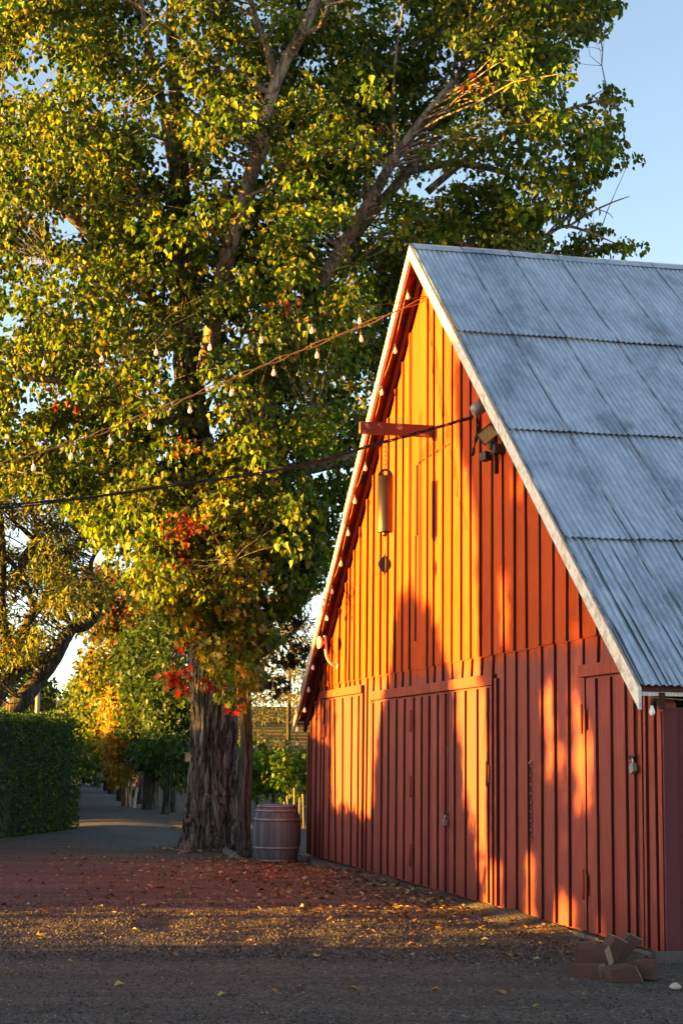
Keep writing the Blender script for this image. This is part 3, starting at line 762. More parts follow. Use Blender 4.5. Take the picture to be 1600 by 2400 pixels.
# ================================================================== STRING LIGHTS
def bulb(parent, p, length=.06, tilt=0.0, sc=1.0):
    """socket hanging on a short drop, S14 bulb below"""
    p = Vector(p); d = Vector((math.sin(tilt), 0, -1)).normalized()
    sc = sc*.88; q = d.to_track_quat('-Z', 'Y').to_matrix().to_4x4(); Mx = Matrix.Translation(p) @ q @ Matrix.Scale(sc, 4)
    m_ = MB(); m_.lathe([(.004, .0), (.005, -length), (.014, -length-.004), (.016, -length-.012), (.016, -length-.055), (.013, -length-.06)], 8, 0, Mx)
    s_ = m_.build('socket', [M['brown_socket']], parent)
    m_ = MB(); z = -length-.058; m_.lathe([(.012, z), (.014, z-.015), (.026, z-.045), (.030, z-.068), (.026, z-.088), (.012, z-.100), (.002, z-.102)], 12, 0, Mx)
    b = m_.build('bulb', [M['bulb']], s_)
    return s_
def interp(pts, x):
    for (a, b) in zip(pts[:-1], pts[1:]):
        if a[0] >= x >= b[0] or a[0] <= x <= b[0]:
            t = (x - a[0])/(b[0]-a[0] + 1e-9); return a[1] + (b[1]-a[1])*t
    return pts[-1][1]
def span(label, pix, d0, d1, bulbs, wires, mat):
    """a garland between two anchor points: pixel shape of the sag, straight run in plan from depth d0 to d1"""
    x0, x1 = pix[0][0], pix[-1][0]
    A, B = PX(*pix[0], d0), PX(*pix[-1], d1)
    # straight in plan: solve depth for each pixel column
    def W(x, y):
        r_ = ray(x, y); n_ = Vector((B.y-A.y, -(B.x-A.x), 0)); t = (A - CAMLOC).dot(n_) / r_.dot(n_); return CAMLOC + r_*t
    root = empty('string_lights', A, 0, label, 'string lights', 'bulb garlands round the barn')
    xs_ = [x0 + (x1-x0)*i/48 for i in range(49)]
    P_, _q = smooth_path([W(*p) for p in pix], [.006]*len(pix), 8)
    m_ = MB()
    for k in range(wires):
        off = [Vector((0, 0, .018*math.sin(i*.9 + 3*k) - .02*k)) for i in range(len(P_))]
        m_.tube([p + o_ - A for p, o_ in zip(P_, off)], .0062, 5, 0, True, False)
    m_.build('wire', [mat], root)
    for bx in bulbs:
        y = interp(pix, bx); p = W(bx, y) - A
        bulb(root, p, random.uniform(.07, .10), random.uniform(-.06, .06))
    return root
ap = 21.9
span('two strand bulb garland sloping down left from the barn peak', [(1000, 697), (880, 748), (740, 806), (640, 846), (545, 886), (447, 927), (355, 965), (260, 1003), (165, 1036), (80, 1062), (0, 1088), (-120, 1122)], ap, 19.5,
     [845, 744, 643, 543, 447, 353, 259, 170, 80], 2, M['tan_wire'])
span('thin dark bulb garland hanging across the crown above the two strand one', [(1000, 695), (880, 716), (735, 746), (612, 768), (494, 783), (368, 797), (241, 810), (106, 822), (0, 834), (-120, 846)], ap, 20.5,
     [843, 732, 612, 494, 368, 241, 106], 1, M['black_rubber'])
# along the left rake
rk = at_barn('string_lights', 0, .2, BHE, 'bulb garland under the left white bargeboard', 'string lights', 'bulb garlands round the barn')
ss_ = [7.05, 6.35, 5.78, 5.22, 4.68, 4.17, 3.66, 3.16, 2.69, 2.22, 1.76, 1.32, .9, .5, .12]
pts = []
for i, s in enumerate(ss_):
    p = Vector((s, -.215 + .02*math.sin(i*2.1), SLOPE*s - .20))
    pts.append(p)
    if i < len(ss_)-1:
        s2 = (s + ss_[i+1])/2; pts.append(Vector((s2, -.215, SLOPE*s2 - .235)))
P_, _q = smooth_path(pts, [.005]*len(pts), 4); mb = MB(); mb.tube([p - Vector((0, -.2, 0)) for p in P_], .005, 5, 0, True, False)
mb.build('wire', [M['tan_wire']], rk)
for i, s in enumerate(ss_): bulb(rk, pts[2*i] - Vector((0, -.2, 0)), .04, random.uniform(-.3, .3))
bulb(rk, (-.05, -.0, -.27), .12, 0)
re_ = at_barn('string_lights', BW+BEO-.02, .15, BHE-.17, 'clear bulb garland hanging below the right eave', 'string lights', 'bulb garlands round the barn')
mb = MB(); mb.tube([(0, 0, 0), (.01, .3, -.02), (.0, .62, 0), (.01, .95, -.02), (0, 1.3, 0), (.01, 2, -.02)], .005, 5, 0); mb.build('wire', [M['tan_wire']], re_)
for y in (0, .62, 1.3): bulb(re_, (0, y, .0), .02, 0)
# heavy service cable
cab = [(1140, 968), (1095, 981), (1020, 1003), (960, 1020), (900, 1036), (840, 1053), (760, 1078), (640, 1104), (520, 1122), (400, 1138), (200, 1166), (0, 1186), (-140, 1200)]
A = PX(*cab[0], 20.0); mb = MB()
P_, _q = smooth_path([PX(x, y, 20.0 - 2.5*(1140-x)/1280) for x, y in cab], [.012]*len(cab), 6)
for k in range(3):
    off = [Vector((0, .02*math.cos(i*.5+2*k), .014*math.sin(i*.5 + 2.1*k) - (.012*k*max(0, i-50)/20))) for i in range(len(P_))]
    mb.tube([p + o_ - A for p, o_ in zip(P_, off)], .0085, 6, 0, True, False)
o = mb.build('power_cable', [M['black_rubber']], None, A); tag(o, 'thick twisted black cable running from the weatherhead out to the left', 'cable')

# ================================================================== BARREL, WOOD BLOCKS, STONE
bp = GND(647, 2018); bp.z = ground_z(bp.x, bp.y) - .005
br = empty('wine_barrel', bp, R(20), 'weathered grey wooden wine barrel standing beside the barn corner', 'barrel')
BH, R0, R1 = .91, .315, .395
def brad(t): return R0 + (R1-R0)*(1-(2*t-1)**2)**.9
mb = MB(); mb.lathe([(brad(i/16), BH*i/16) for i in range(17)] + [(R0-.02, BH), (R0-.02, BH-.04), (.01, BH-.04)], 52, 0); mb.build('staves', [M['barrel']], br)
for t0, t1 in ((0.0, .045), (.225, .27), (.715, .765), (.875, .915), (.955, .992)):
    mb = MB(); mb.lathe([(brad(t0)+.001, BH*t0), (brad(t0)+.006, BH*t0), (brad(t1)+.006, BH*t1), (brad(t1)+.001, BH*t1)], 52, 0); mb.build('hoop', [M['hoop']], br)
# sawn wedge blocks by the right corner
def block(px_, py_, dims, rz_, tilt, label, z=0.0, wedge=.35):
    p = GND(px_, py_); p.z = z
    L_, Wd, H = [q*1.28 for q in dims]; m_ = MB()
    poly = [(-L_/2, 0), (L_/2, 0), (L_/2*(1-wedge), H), (-L_/2, H*.95)]
    m_.prism(poly, -Wd/2, Wd/2, 'y', 0); m_.m[3] = 0
    # the slanting saw cut shows end grain
    for i, f in enumerate(m_.f):
        c = sum((Vector(m_.v[k]) for k in f), Vector())/len(f)
        if c.x > L_*.28: m_.m[i] = 1
    o = m_.build('wood_block', [M['block'], M['block_end']], None, p); o.rotation_euler = (tilt[0], tilt[1], rz_)
    bv = o.modifiers.new('bevel', 'BEVEL'); bv.width = .006; bv.segments = 1
    return tag(o, label, 'wood block', 'sawn wood blocks heaped by the barn corner')
block(1378, 2293, (.20, .15, .085), R(-22), (0, 0), 'flat reddish wood block at the lower left of the heap', 0, .15)
block(1392, 2279, (.22, .14, .10), R(-18), (R(8), R(4)), 'reddish wood block with a pale slanted end lying on the lower left block', .075, .30)
block(1440, 2262, (.22, .10, .10), R(15), (R(10), R(-52)), 'short block standing up behind with a pale grey end', .08, .2)
block(1470, 2258, (.26, .10, .09), R(14), (R(-5), R(-47)), 'tilted block with a yellowish end grain at the back of the heap', .07, .2)
block(1462, 2302, (.20, .13, .10), R(8), (R(4), R(-5)), 'dark brown wedge block at the front of the heap', .0, .4)
block(1513, 2296, (.15, .12, .12), R(70), (0, R(4)), 'dark squat block at the right end of the heap', .0, .1)
def stone(name, p, r_, label, cat, mat):
    m_ = MB(); vs = []; n = 12
    prof = [(.02, -.3), (.8, -.2), (1, .1), (.75, .5), (.3, .72), (.02, .75)]
    m_.lathe(prof, n, 0); m_.v = [tuple(Vector(v)*r_*(1 + .3*mnoise.noise(Vector(v)*1.3 + Vector(p)))) for v in m_.v]
    return tag(m_.build(name, [mat], None, p), label, cat)
st = GND(1581, 2318); stone('stone', (st.x, st.y, .012), .045, 'pale pinkish stone on the gravel right of the wood blocks', 'stone', plain('pale_stone', (0.42, 0.32, 0.28), .9))

# ================================================================== VEGETATION
def V3(x, y, Y): return PX(x, y, Y)
def displaced_trunk(name, path, rad, n, rings, amp, mat, seed=0, flare=None, burl=None, lobes=26):
    """one skin with deep furrows, root flare and a burl"""
    P_, Q_ = smooth_path([Vector(p) for p in path], rad, 8)
    L = [0]
    for a, b in zip(P_[:-1], P_[1:]): L.append(L[-1] + (b-a).length)
    mb = MB(); vs = []
    for i in range(rings):
        d = L[-1]*i/(rings-1)
        k = max(j for j in range(len(L)) if L[j] <= d + 1e-6); k = min(k, len(P_)-2)
        t = (d-L[k])/max(1e-6, L[k+1]-L[k]); c = P_[k].lerp(P_[k+1], t); r_ = Q_[k]*(1-t)+Q_[k+1]*t
        for j in range(n):
            q = 2*math.pi*j/n; u = Vector((math.cos(q), math.sin(q), 0))
            w1 = mnoise.noise(Vector((u.x*2.2+seed, u.y*2.2, d*.8)))
            tw = q + .35*mnoise.noise(Vector((u.x*1.4, u.y*1.4, d*.9+seed)))
            rid = abs(mnoise.noise(Vector((math.cos(tw)*lobes/4, math.sin(tw)*lobes/4, d*1.7+seed))))
            rid2 = abs(mnoise.noise(Vector((math.cos(tw)*lobes/1.8, math.sin(tw)*lobes/1.8, d*2.2+seed))))
            rr = r_*(1 + .10*w1) + amp*(min(rid, .35)*2.4 - .45) + amp*.5*(min(rid2, .35)*2 - .3)
            if flare:
                f = math.exp(-d/flare[0]); rr += f*flare[1]*(.55 + .75*max(0, math.cos(q*5+seed)))
            if burl:
                bd = math.sqrt(((q-burl[0]+math.pi) % (2*math.pi) - math.pi)**2*r_*r_ + (d-burl[1])**2)
                rr += burl[3]*math.exp(-(bd/burl[2])**2)*(1 + .8*mnoise.noise(Vector((q*9, d*9, 2)))) - .10*math.exp(-((bd-.02)/(burl[2]*.35))**2)
            vs.append(c + u*rr)
    fs = [(i*n+j, i*n+(j+1)%n, (i+1)*n+(j+1)%n, (i+1)*n+j) for i in range(rings-1) for j in range(n)]
    mb.add(vs, fs, 0, True)
    return mb

# ---- the old cottonwood behind the barrel
TB = Vector((-2.2, 30.9, -.05))
tp = [(TB.x, TB.y, TB.z)] + [tuple(V3(x, y, 30.9)) for x, y in ((498, 1900), (500, 1800), (500, 1650), (490, 1500), (480, 1350), (474, 1200), (455, 1000), (436, 800), (430, 600), (424, 450), (418, 300), (405, 120), (400, -80))]
tr = [.44, .42, .405, .39, .37, .35, .32, .28, .235, .19, .155, .12, .09, .05]
mb = displaced_trunk('trunk', tp, tr, 150, 260, .058, None, 1.3, (.40, .27), (-1.25, .95, .20, .09))
mb.v = [tuple(Vector(v) - TB) for v in mb.v]
big_trunk = mb.build('trunk', [M['bark_old']])
def LP(pts, Y): return [V3(x, y, Y if not isinstance(Y, (list, tuple)) else Y[i]) for i, (x, y) in enumerate(pts)]
limbs = [
 (LP([(480, 880), (505, 730), (530, 620), (578, 440), (612, 340), (645, 195), (705, 80), (742, 0), (790, -130)], [30, 29.2, 28.6, 28.2, 28, 27.9, 27.9, 28, 28.2]), [.17, .155, .14, .13, .12, .11, .10, .085, .06]),
 (LP([(645, 195), (625, 110), (598, 40), (575, -60)], 27.9), [.075, .065, .055, .04]),
 (LP([(482, 1180), (600, 960), (690, 790), (740, 695), (782, 610), (868, 470), (922, 375), (985, 285), (1062, 190), (1110, 110)], [30.8, 30.0, 29.5, 29.2, 28.9, 28.6, 28.4, 28.3, 28.3, 28.4]), [.22, .17, .13, .118, .115, .105, .09, .07, .05, .03]),
 (LP([(800, 590), (890, 478), (945, 415), (1000, 350), (1080, 250)], 30.3), [.115, .105, .09, .07, .04]),
 (LP([(945, 405), (1050, 384), (1150, 395), (1240, 430)], 30.0), [.075, .07, .06, .03]),
 (LP([(928, 365), (921, 240), (926, 140), (945, 10)], 28.6), [.035, .03, .025, .015]),
 (LP([(490, 1330), (610, 1150), (700, 1100), (800, 1080), (880, 1060)], [30.8, 30.8, 31, 31.2, 31.5]), [.22, .19, .16, .13, .09]),
 (LP([(440, 800), (300, 640), (150, 490), (0, 405), (-150, 330)], [30.6, 30, 29.4, 29, 28.8]), [.15, .13, .11, .09, .05]),
 (LP([(430, 520), (395, 330), (372, 200), (340, 60), (320, -80)], [30.6, 29.6, 29.2, 29, 29]), [.11, .09, .075, .05, .03]),
 (LP([(450, 690), (395, 585), (345, 500), (300, 400)], [30.4, 28.6, 28.3, 28]), [.085, .07, .055, .03]),
 (LP([(1000, 520), (1130, 590), (1260, 560), (1330, 530), (1440, 570)], 29.6), [.06, .05, .04, .03, .01]),
 (LP([(470, 1000), (330, 960), (180, 900), (40, 880), (-100, 840)], [30.6, 29.8, 29.2, 29, 29]), [.12, .10, .08, .06, .03]),
 (LP([(470, 1180), (380, 1120), (250, 1100), (120, 1110)], [30.6, 29.8, 29.3, 29]), [.10, .08, .06, .03]),
 (LP([(450, 420), (500, 200), (520, 60), (540, -80)], [30.6, 30.5, 30.4, 30.4]), [.09, .07, .05, .03]),
 (LP([(1000, 300), (1150, 140), (1280, 60), (1400, 20)], [29.3, 29.6, 30, 30]), [.08, .06, .045, .02]),
 (LP([(1000, 450), (1150, 330), (1290, 270), (1420, 230)], [29.6, 29.2, 29, 29]), [.07, .055, .04, .015]),
]
CROWN = [(-260, -260), (1500, -260), (1449, 20), (1400, 92), (1352, 110), (1322, 190), (1300, 250), (1348, 258), (1420, 205), (1462, 235), (1438, 300), (1482, 372), (1420, 398), (1446, 440), (1395, 482), (1352, 510), (1420, 535), (1516, 580), (1440, 592), (1378, 598), (1200, 660), (1010, 660), (985, 760), (940, 880), (910, 980), (880, 1080), (840, 1200), (800, 1310), (735, 1380), (690, 1400), (600, 1340), (470, 1410), (330, 1400), (262, 1350), (205, 1250), (150, 1190), (0, 1150), (-260, 1140)]
HOLES = [(95, 175, 52), (60, 105, 30), (28, 215, 30), (120, 70, 26), (50, 480, 20), (65, 900, 26), (150, 1010, 18), (170, 640, 26), (180, 745, 16), (728, 1078, 22), (1010, 430, 34), (1040, 400, 22), (640, 640, 14), (665, 220, 16), (950, 60, 26), (1240, 330, 20), (1310, 540, 40), (545, 330, 14), (690, 950, 12), (355, 660, 12), (885, 420, 16), (1155, 420, 18), (840, 0, 14), (30, 1030, 22), (1400, 560, 16), (1350, 400, 14), (510, 340, 10), (870, 95, 14), (0, 340, 20), (220, 530, 12), (1350, 330, 10)]
REDS = [(155, 935, 20), (868, 300, 14), (432, 1060, 22), (672, 708, 14), (1120, 200, 9), (425, 1230, 18), (415, 1330, 26)]
cs, rs, ct, redf = [], [], [], []
SEEN = [((578, 440), (612, 340), 20), ((612, 340), (645, 195), 22), ((645, 195), (742, 0), 20), ((640, 190), (585, -10), 10), ((740, 700), (782, 610), 20), ((782, 610), (868, 470), 24), ((868, 470), (985, 285), 20), ((985, 285), (1062, 190), 12), ((945, 400), (1150, 395), 10), ((428, 430), (434, 520), 12), ((460, 1050), (478, 1220), 14), ((395, 585), (450, 650), 9), ((372, 330), (392, 420), 9), ((640, 1110), (760, 1085), 14)]
def near_limb(x, y):
    for (a, b), (c, d), w_ in SEEN:
        t = max(0, min(1, ((x-a)*(c-a) + (y-b)*(d-b))/((c-a)**2 + (d-b)**2)))
        if (x-a-t*(c-a))**2 + (y-b-t*(d-b))**2 < (w_ + 26)**2: return True
    return False
def hole_hit(x, y): return any((x-a)**2 + (y-b)**2 < (r_*1.15)**2 for a, b, r_ in HOLES)
tries = 0
while len(cs) < 3000 and tries < 80000:
    tries += 1
    x, y = random.uniform(-260, 1520), random.uniform(-260, 1400)
    if not inpoly(x, y, CROWN) or hole_hit(x, y): continue
    if (x < -60 or y < -60) and random.random() < .6: continue
    Y = random.gauss(29.6, 1.9)
    xr = 963 - (y - 572)*.246
    if y > 560 and x > xr - 75: Y = max(Y, 30.7 + random.random()*1.5)
    Y = max(25.5, min(34, Y))
    if Y < 29.0 and near_limb(x, y) and random.random() < .9: continue
    p = V3(x, y, Y)
    if mnoise.noise(p*0.42 + Vector((3, 1, 7))) < (-0.23 if x < 560 or y < 600 else -.6) + .15*random.random(): continue
    edge = not all(inpoly(x+dx, y+dy, CROWN) for dx, dy in ((34, 0), (-34, 0), (0, 34), (0, -34)))
    cs.append(tuple(p)); rs.append(random.uniform(.16, .26) if edge else random.uniform(.28, .48)); ct.append(random.randint(12, 22) if edge else random.randint(38, 66))
    redf.append(random.random() < .3 and any((x-a)**2 + (y-b)**2 < r_**2 for a, b, r_ in REDS) and Y < 29.5)
for a, b, r_ in REDS:
    for k in range(2):
        p = V3(a + random.uniform(-.5, .5)*r_, b + random.uniform(-1, 1)*r_, 26.4 + .6*random.random()); cs.append(tuple(p)); rs.append(.26); ct.append(7); redf.append(True)
redf = np.array(redf)
def big_cols(idx, P, n):
    c = palette(len(P), GREEN, [4, 3, 4, 1.6], idx, n, .46, .35)
    rr = redf[idx]; c[rr] = palette(int(rr.sum()), RED, [3, 2, 3], leaf_var=.35)
    return c
tree('cottonwood_tree', 'huge old cottonwood with a furrowed grey trunk and a crown filling the sky', TB, limbs, cs, rs, ct, .108, big_cols, 'delta', M['bark_limb'],
     droop=.9, twig_r=.028, trunk_obj=big_trunk, sides=12, mid=170, bare=[(LP([(1325, 535), (1380, 500), (1430, 476), (1474, 460)], 29.5), [.026, .02, .015, .007]), (LP([(1400, 490), (1425, 500), (1436, 512)], 29.5), [.01, .008, .004])])
# surface roots
mb = MB()
for (a, b, c) in (((500, 1985), (530, 1992), (560, 2004)), ((470, 1988), (440, 1998), (415, 2002)), ((520, 1990), (545, 2008), (575, 2016))):
    q = [GND(*a), GND(*b), GND(*c)]; q = [Vector((p.x, p.y, ground_z(p.x, p.y) + .03 - .02*i)) for i, p in enumerate(q)]
    P_, Q_ = smooth_path(q, [.09, .06, .025], 6); mb.tube([p - TB for p in P_], Q_, 8, 0, True, True, .15)
mb.build('root', [M['bark_limb']], big_trunk)

# ---- young sweetgum leaning against it
YB = Vector((-1.56, 28.9, -.03))
yl = [([YB] + LP([(572, 1900), (578, 1750), (575, 1620), (578, 1500), (600, 1380), (610, 1240), (600, 1100)], 29.0), [.135, .115, .105, .10, .09, .075, .055, .03]),
      (LP([(577, 1560), (510, 1500), (450, 1480), (400, 1540)], [29, 28.6, 28.4, 28.2]), [.05, .04, .03, .015]),
      (LP([(590, 1550), (640, 1520), (690, 1480), (725, 1440)], [29, 29.2, 29.6, 30]), [.05, .045, .03, .012]),
      (LP([(590, 1430), (520, 1360), (450, 1300), (390, 1250)], [29, 28.5, 28.2, 28]), [.05, .04, .03, .015]),
      (LP([(605, 1330), (660, 1250), (700, 1180), (720, 1120)], [29, 29.2, 29.4, 29.6]), [.045, .035, .025, .012])]
SG = [(560, 1010), (690, 1090), (742, 1230), (722, 1400), (660, 1450), (628, 1540), (565, 1640), (520, 1625), (500, 1560), (455, 1500), (400, 1470), (345, 1400), (335, 1260), (420, 1120)]
cs, rs, ct, kind = [], [], [], []
while len(cs) < 560:
    x, y = random.uniform(330, 745), random.uniform(1000, 1645)
    if not inpoly(x, y, SG): continue
    Y = random.gauss(28.7, .8)
    if x > 640: Y = max(Y, 29.3)
    p = V3(x, y, Y)
    if mnoise.noise(p*0.9 + Vector((8, 2, 1))) < -.22: continue
    cs.append(tuple(p)); rs.append(random.uniform(.2, .34)); ct.append(random.randint(20, 34)); kind.append(0)
for (x, y, r_, k) in ((418, 1590, 22, 40), (400, 1575, 12, 16), (480, 1480, 26, 16), (445, 1500, 16, 18), (490, 1590, 16, 20), (540, 1650, 12, 14)):
    for i in range(k // 8): cs.append(tuple(V3(x + random.uniform(-1, 1)*r_, y + random.uniform(-.8, .8)*r_, 28.1))); rs.append(.19); ct.append(9); kind.append(1)
for (x, y, r_) in ((650, 1600, 18), (680, 1440, 16), (610, 1595, 12), (700, 1500, 22), (640, 1480, 20), (690, 1540, 14), (660, 1545, 12)):
    for i in range(4): cs.append(tuple(V3(x + random.uniform(-1, 1)*r_, y + random.uniform(-1, 1)*r_, 29.8))); rs.append(.13); ct.append(9); kind.append(2)
kind = np.array(kind)
def sg_cols(idx, P, n):
    c = palette(len(P), GREEN, [4, 2, 3, 3], idx, n, .25, .3); k = kind[idx]
    c[k == 1] = palette(int((k == 1).sum()), [(0.34, 0.022, 0.010), (0.25, 0.04, 0.012), (.24, .10, .015)], [4, 2, 2]); c[k == 2] = palette(int((k == 2).sum()), [(.045, .02, .02), (.03, .05, .015)], [2, 1])
    return c
tree('sweetgum_tree', 'slender sweetgum with some red leaves growing close beside the huge trunk', YB, yl, cs, rs, ct, .125, sg_cols, 'star', M['bark_dark'], droop=1.1, twig_r=.016, sides=14)

# ---- twisted oak over the hedge at the left edge
OB = Vector((-9.6, 42.0, 0))
oY = 41.0
ol = [([OB, OB + Vector((.2, 0, 1.4))] + LP([(-40, 1640), (-10, 1560), (30, 1510), (62, 1475), (80, 1435), (140, 1395), (180, 1340)], oY), [.42, .36, .26, .20, .17, .15, .13, .09, .05]),
      ([OB + Vector((.2, 0, .9))] + LP([(20, 1680), (86, 1600), (129, 1541), (155, 1492), (174, 1472), (200, 1467), (226, 1440), (232, 1405), (214, 1335), (222, 1300), (250, 1262)], oY - .6), [.30, .24, .19, .18, .17, .14, .125, .11, .09, .06, .05, .03]),
      ([OB + Vector((.1, 0, 1.2))] + LP([(-10, 1640), (43, 1574), (95, 1550), (138, 1530)], oY + .4), [.25, .2, .15, .13, .09]),
      (LP([(20, 1520), (5, 1420), (8, 1300), (0, 1180), (15, 1080)], oY), [.12, .1, .08, .06, .03]),
      (LP([(80, 1435), (60, 1360), (20, 1310), (0, 1280)], oY), [.08, .06, .05, .03]),
      (LP([(40, 1370), (62, 1300), (85, 1275), (60, 1245), (30, 1220)], oY), [.13, .11, .08, .06, .03]),
      (LP([(62, 1300), (80, 1270), (85, 1230)], oY), [.06, .05, .03]),
      (LP([(140, 1395), (165, 1310), (190, 1260), (188, 1200), (195, 1110)], oY), [.08, .07, .06, .05, .03])]
OK_ = [(-160, 1080), (0, 1060), (120, 1075), (215, 1120), (250, 1210), (270, 1300), (238, 1400), (180, 1445), (150, 1490), (80, 1540), (40, 1560), (-160, 1600)]
cs, rs, ct = [], [], []
OH = [(55, 1260, 26), (85, 1235, 14), (35, 1170, 16), (240, 1310, 16), (70, 1330, 10), (180, 1420, 12), (140, 1455, 16), (15, 1250, 14), (215, 1270, 12), (110, 1480, 14), (190, 1470, 20)]
while len(cs) < 980:
    x, y = random.uniform(-160, 275), random.uniform(1060, 1600)
    if not inpoly(x, y, OK_) or any((x-a)**2 + (y-b)**2 < r_*r_*1.6 for a, b, r_ in OH): continue
    p = V3(x, y, random.gauss(41, 1.6))
    if mnoise.noise(p*.7 + Vector((5, 5, 2))) < -.12: continue
    cs.append(tuple(p)); rs.append(random.uniform(.25, .42)); ct.append(random.randint(24, 44))
tree('oak_tree', 'dark twisted oak with bending limbs and fine leaves behind the hedge', OB, ol, cs, rs, ct, .15,
     ([(0.09, 0.12, 0.012), (0.17, 0.155, 0.014), (0.05, 0.08, 0.010), (.26, .10, .02)], [4, 5, 2, .3]), 'lance', M['bark_dark'], droop=.5, twig_r=.02, sides=12)

# ---- clipped hedge on the left
def leafy_box(name, label, corners, h, nleaf, size, cols, wts, cat='hedge', group=None, top_drop=.0, core=(.012, .022, .008), rough=.09):
    """corners: plan quadrilateral. A twiggy core and a dense skin of leaves over a lumpy clipped surface."""
    c0 = Vector((*[sum(c[k] for c in corners)/len(corners) for k in (0, 1)], 0))
    root = empty(name, c0, 0, label, cat, group)
    mb = MB(); ins = [((c[0]-c0.x)*.9, (c[1]-c0.y)*.97) for c in corners]
    mb.prism(ins, 0.0, h - .14, 'z', 0); mb.build('twig_core', [plain('hedge_twigs', core, .9, 0, .5, 12)], root)
    n = len(corners); per = [math.dist(corners[i], corners[(i+1) % n]) for i in range(n)]
    area = [p*h for p in per]; cx = [c[0] for c in corners]; cy = [c[1] for c in corners]
    topA = abs(sum(cx[i]*cy[(i+1) % n] - cx[(i+1) % n]*cy[i] for i in range(n)))/2
    pr = np.array(area + [topA]); pr /= pr.sum(); face = rng.choice(n+1, nleaf, p=pr)
    P = np.zeros((nleaf, 3)); N = np.zeros((nleaf, 3)); U = rng.random((nleaf, 3))
    for i in range(n):
        k = face == i; a = np.array(corners[i]); b = np.array(corners[(i+1) % n]); d = (b-a)/per[i]; nn = np.array([d[1], -d[0]])
        if nn @ (np.array([c0.x, c0.y]) - a) > 0: nn = -nn
        P[k, :2] = a + (b-a)*U[k, 0:1]; P[k, 2] = h*U[k, 1]; N[k, :2] = nn
    k = face == n; a, b, c, d = [np.array(q) for q in corners[:4]]
    u, v = U[k, 0:1], U[k, 1:2]; P[k, :2] = (a*(1-u)+b*u)*(1-v) + (d*(1-u)+c*u)*v; P[k, 2] = h; N[k, 2] = 1
    lump = np.array([mnoise.noise(Vector(p)*1.15) + .6*mnoise.noise(Vector(p)*3.1) for p in P])
    P += N*(rough*1.3*lump - rng.random(nleaf)*.16)[:, None]
    rnd = np.clip((P[:, 2] - (h-.25))/.25, 0, 1)**2; P -= N*(rnd*.10)[:, None]*(face != n)[:, None]
    P[:, 2] = np.maximum(P[:, 2], .02)
    tip = N*.7 + rdir(nleaf)*.8 + np.array([0, 0, -.15]); nor = N*.8 + rdir(nleaf)*.8
    col = palette(nleaf, cols, wts, leaf_var=.4)
    leaves('foliage', P, size*rng.uniform(.7, 1.3, nleaf), tip, nor, col, 'oval', M['leaf'], root, c0)
    return root
HC = [(-8.3, 26.3), (-5.80, 38.9), (-8.1, 39.8), (-10.5, 26.8)]
leafy_box('hedge', 'tall clipped dark green hedge along the left of the lane', HC, 2.47, 52000, .075, [(.028, .066, .012), (.046, .090, .014), (.080, .12, .014)], [4, 3, 1], rough=.15)

leafy_box('hedge_shrub', 'dark overgrown shrub where the lane bends out of sight behind the hedge', [(-8.3, 42.5), (-16.8, 96), (-19, 96), (-10.3, 42.5)], 2.6, 26000, .12, DKGREEN, [4, 2, .5], 'shrub', None, rough=.3)
# ---- row of trees along the lane (behind)
def row_tree(label, base, r0, hfork, poly, Y, spread, n, leaf, cols, red=None, shape='oval', name='broadleaf_tree', bk='bark_dark', multi=0, cnt=(24, 40), cr=(.3, .55)):
    B = Vector(base); xs_ = [p[0] for p in poly]; ys_ = [p[1] for p in poly]
    cs, rs, ct = [], [], []; t_ = 0
    while len(cs) < n and t_ < n*40:
        t_ += 1
        x, y = random.uniform(min(xs_), max(xs_)), random.uniform(min(ys_), max(ys_))
        if not inpoly(x, y, poly): continue
        p = V3(x, y, random.gauss(Y, spread))
        if mnoise.noise(p*.5 + B) < -.25: continue
        cs.append(tuple(p)); rs.append(random.uniform(*cr)); ct.append(random.randint(*cnt))
    top = V3(sum(xs_)/len(xs_), min(ys_) + 30, Y); mid_ = V3(sum(xs_)/len(xs_), (min(ys_)+max(ys_))/2, Y)
    if multi:
        lm = []
        for k in range(multi):
            a = B + Vector((.12*math.cos(k*2.4), .12*math.sin(k*2.4), 0)); q = mid_ + Vector((random.uniform(-.8, .8), random.uniform(-.5, .5), random.uniform(-.3, .8)))
            lm.append(([a, a.lerp(q, .45) + Vector((random.uniform(-.15, .15), 0, 0)), q], [r0, r0*.8, r0*.4]))
    else:
        f = Vector((B.x + .1, B.y, hfork)); lm = [([B, B.lerp(f, .15), f, f.lerp(mid_, .6), top], [r0*1.15, r0*1.0, r0*.9, r0*.6, r0*.15])]
        for k in range(4):
            q = Vector(cs[random.randrange(len(cs))]); lm.append(([f, f.lerp(q, .5) + Vector((0, 0, .3)), q], [r0*.5, r0*.35, r0*.1]))
    return tree(name, label, B, lm, cs, rs, ct, leaf, cols, shape, M[bk], 'trees along the lane', .6, .02, sides=12, twig_every=2)
row_tree('tree with a thick dark trunk and dark green crown beyond the cottonwood', GND(352, 1897), .25, 3.0, [(300, 1480), (395, 1430), (440, 1500), (450, 1700), (448, 1815), (415, 1825), (370, 1795), (320, 1785), (290, 1700), (280, 1560)], 53, 1.3, 330, .17, (DKGREEN, [3, 3, 1]))
row_tree('tree with a slim dark trunk and low hanging green leaves left of the big trunk', GND(388, 1908), .12, 2.2, [(360, 1600), (450, 1560), (452, 1770), (440, 1860), (420, 1850), (385, 1800), (352, 1775), (345, 1680)], 49.5, .8, 190, .16, (DKGREEN, [3, 3, 1]))
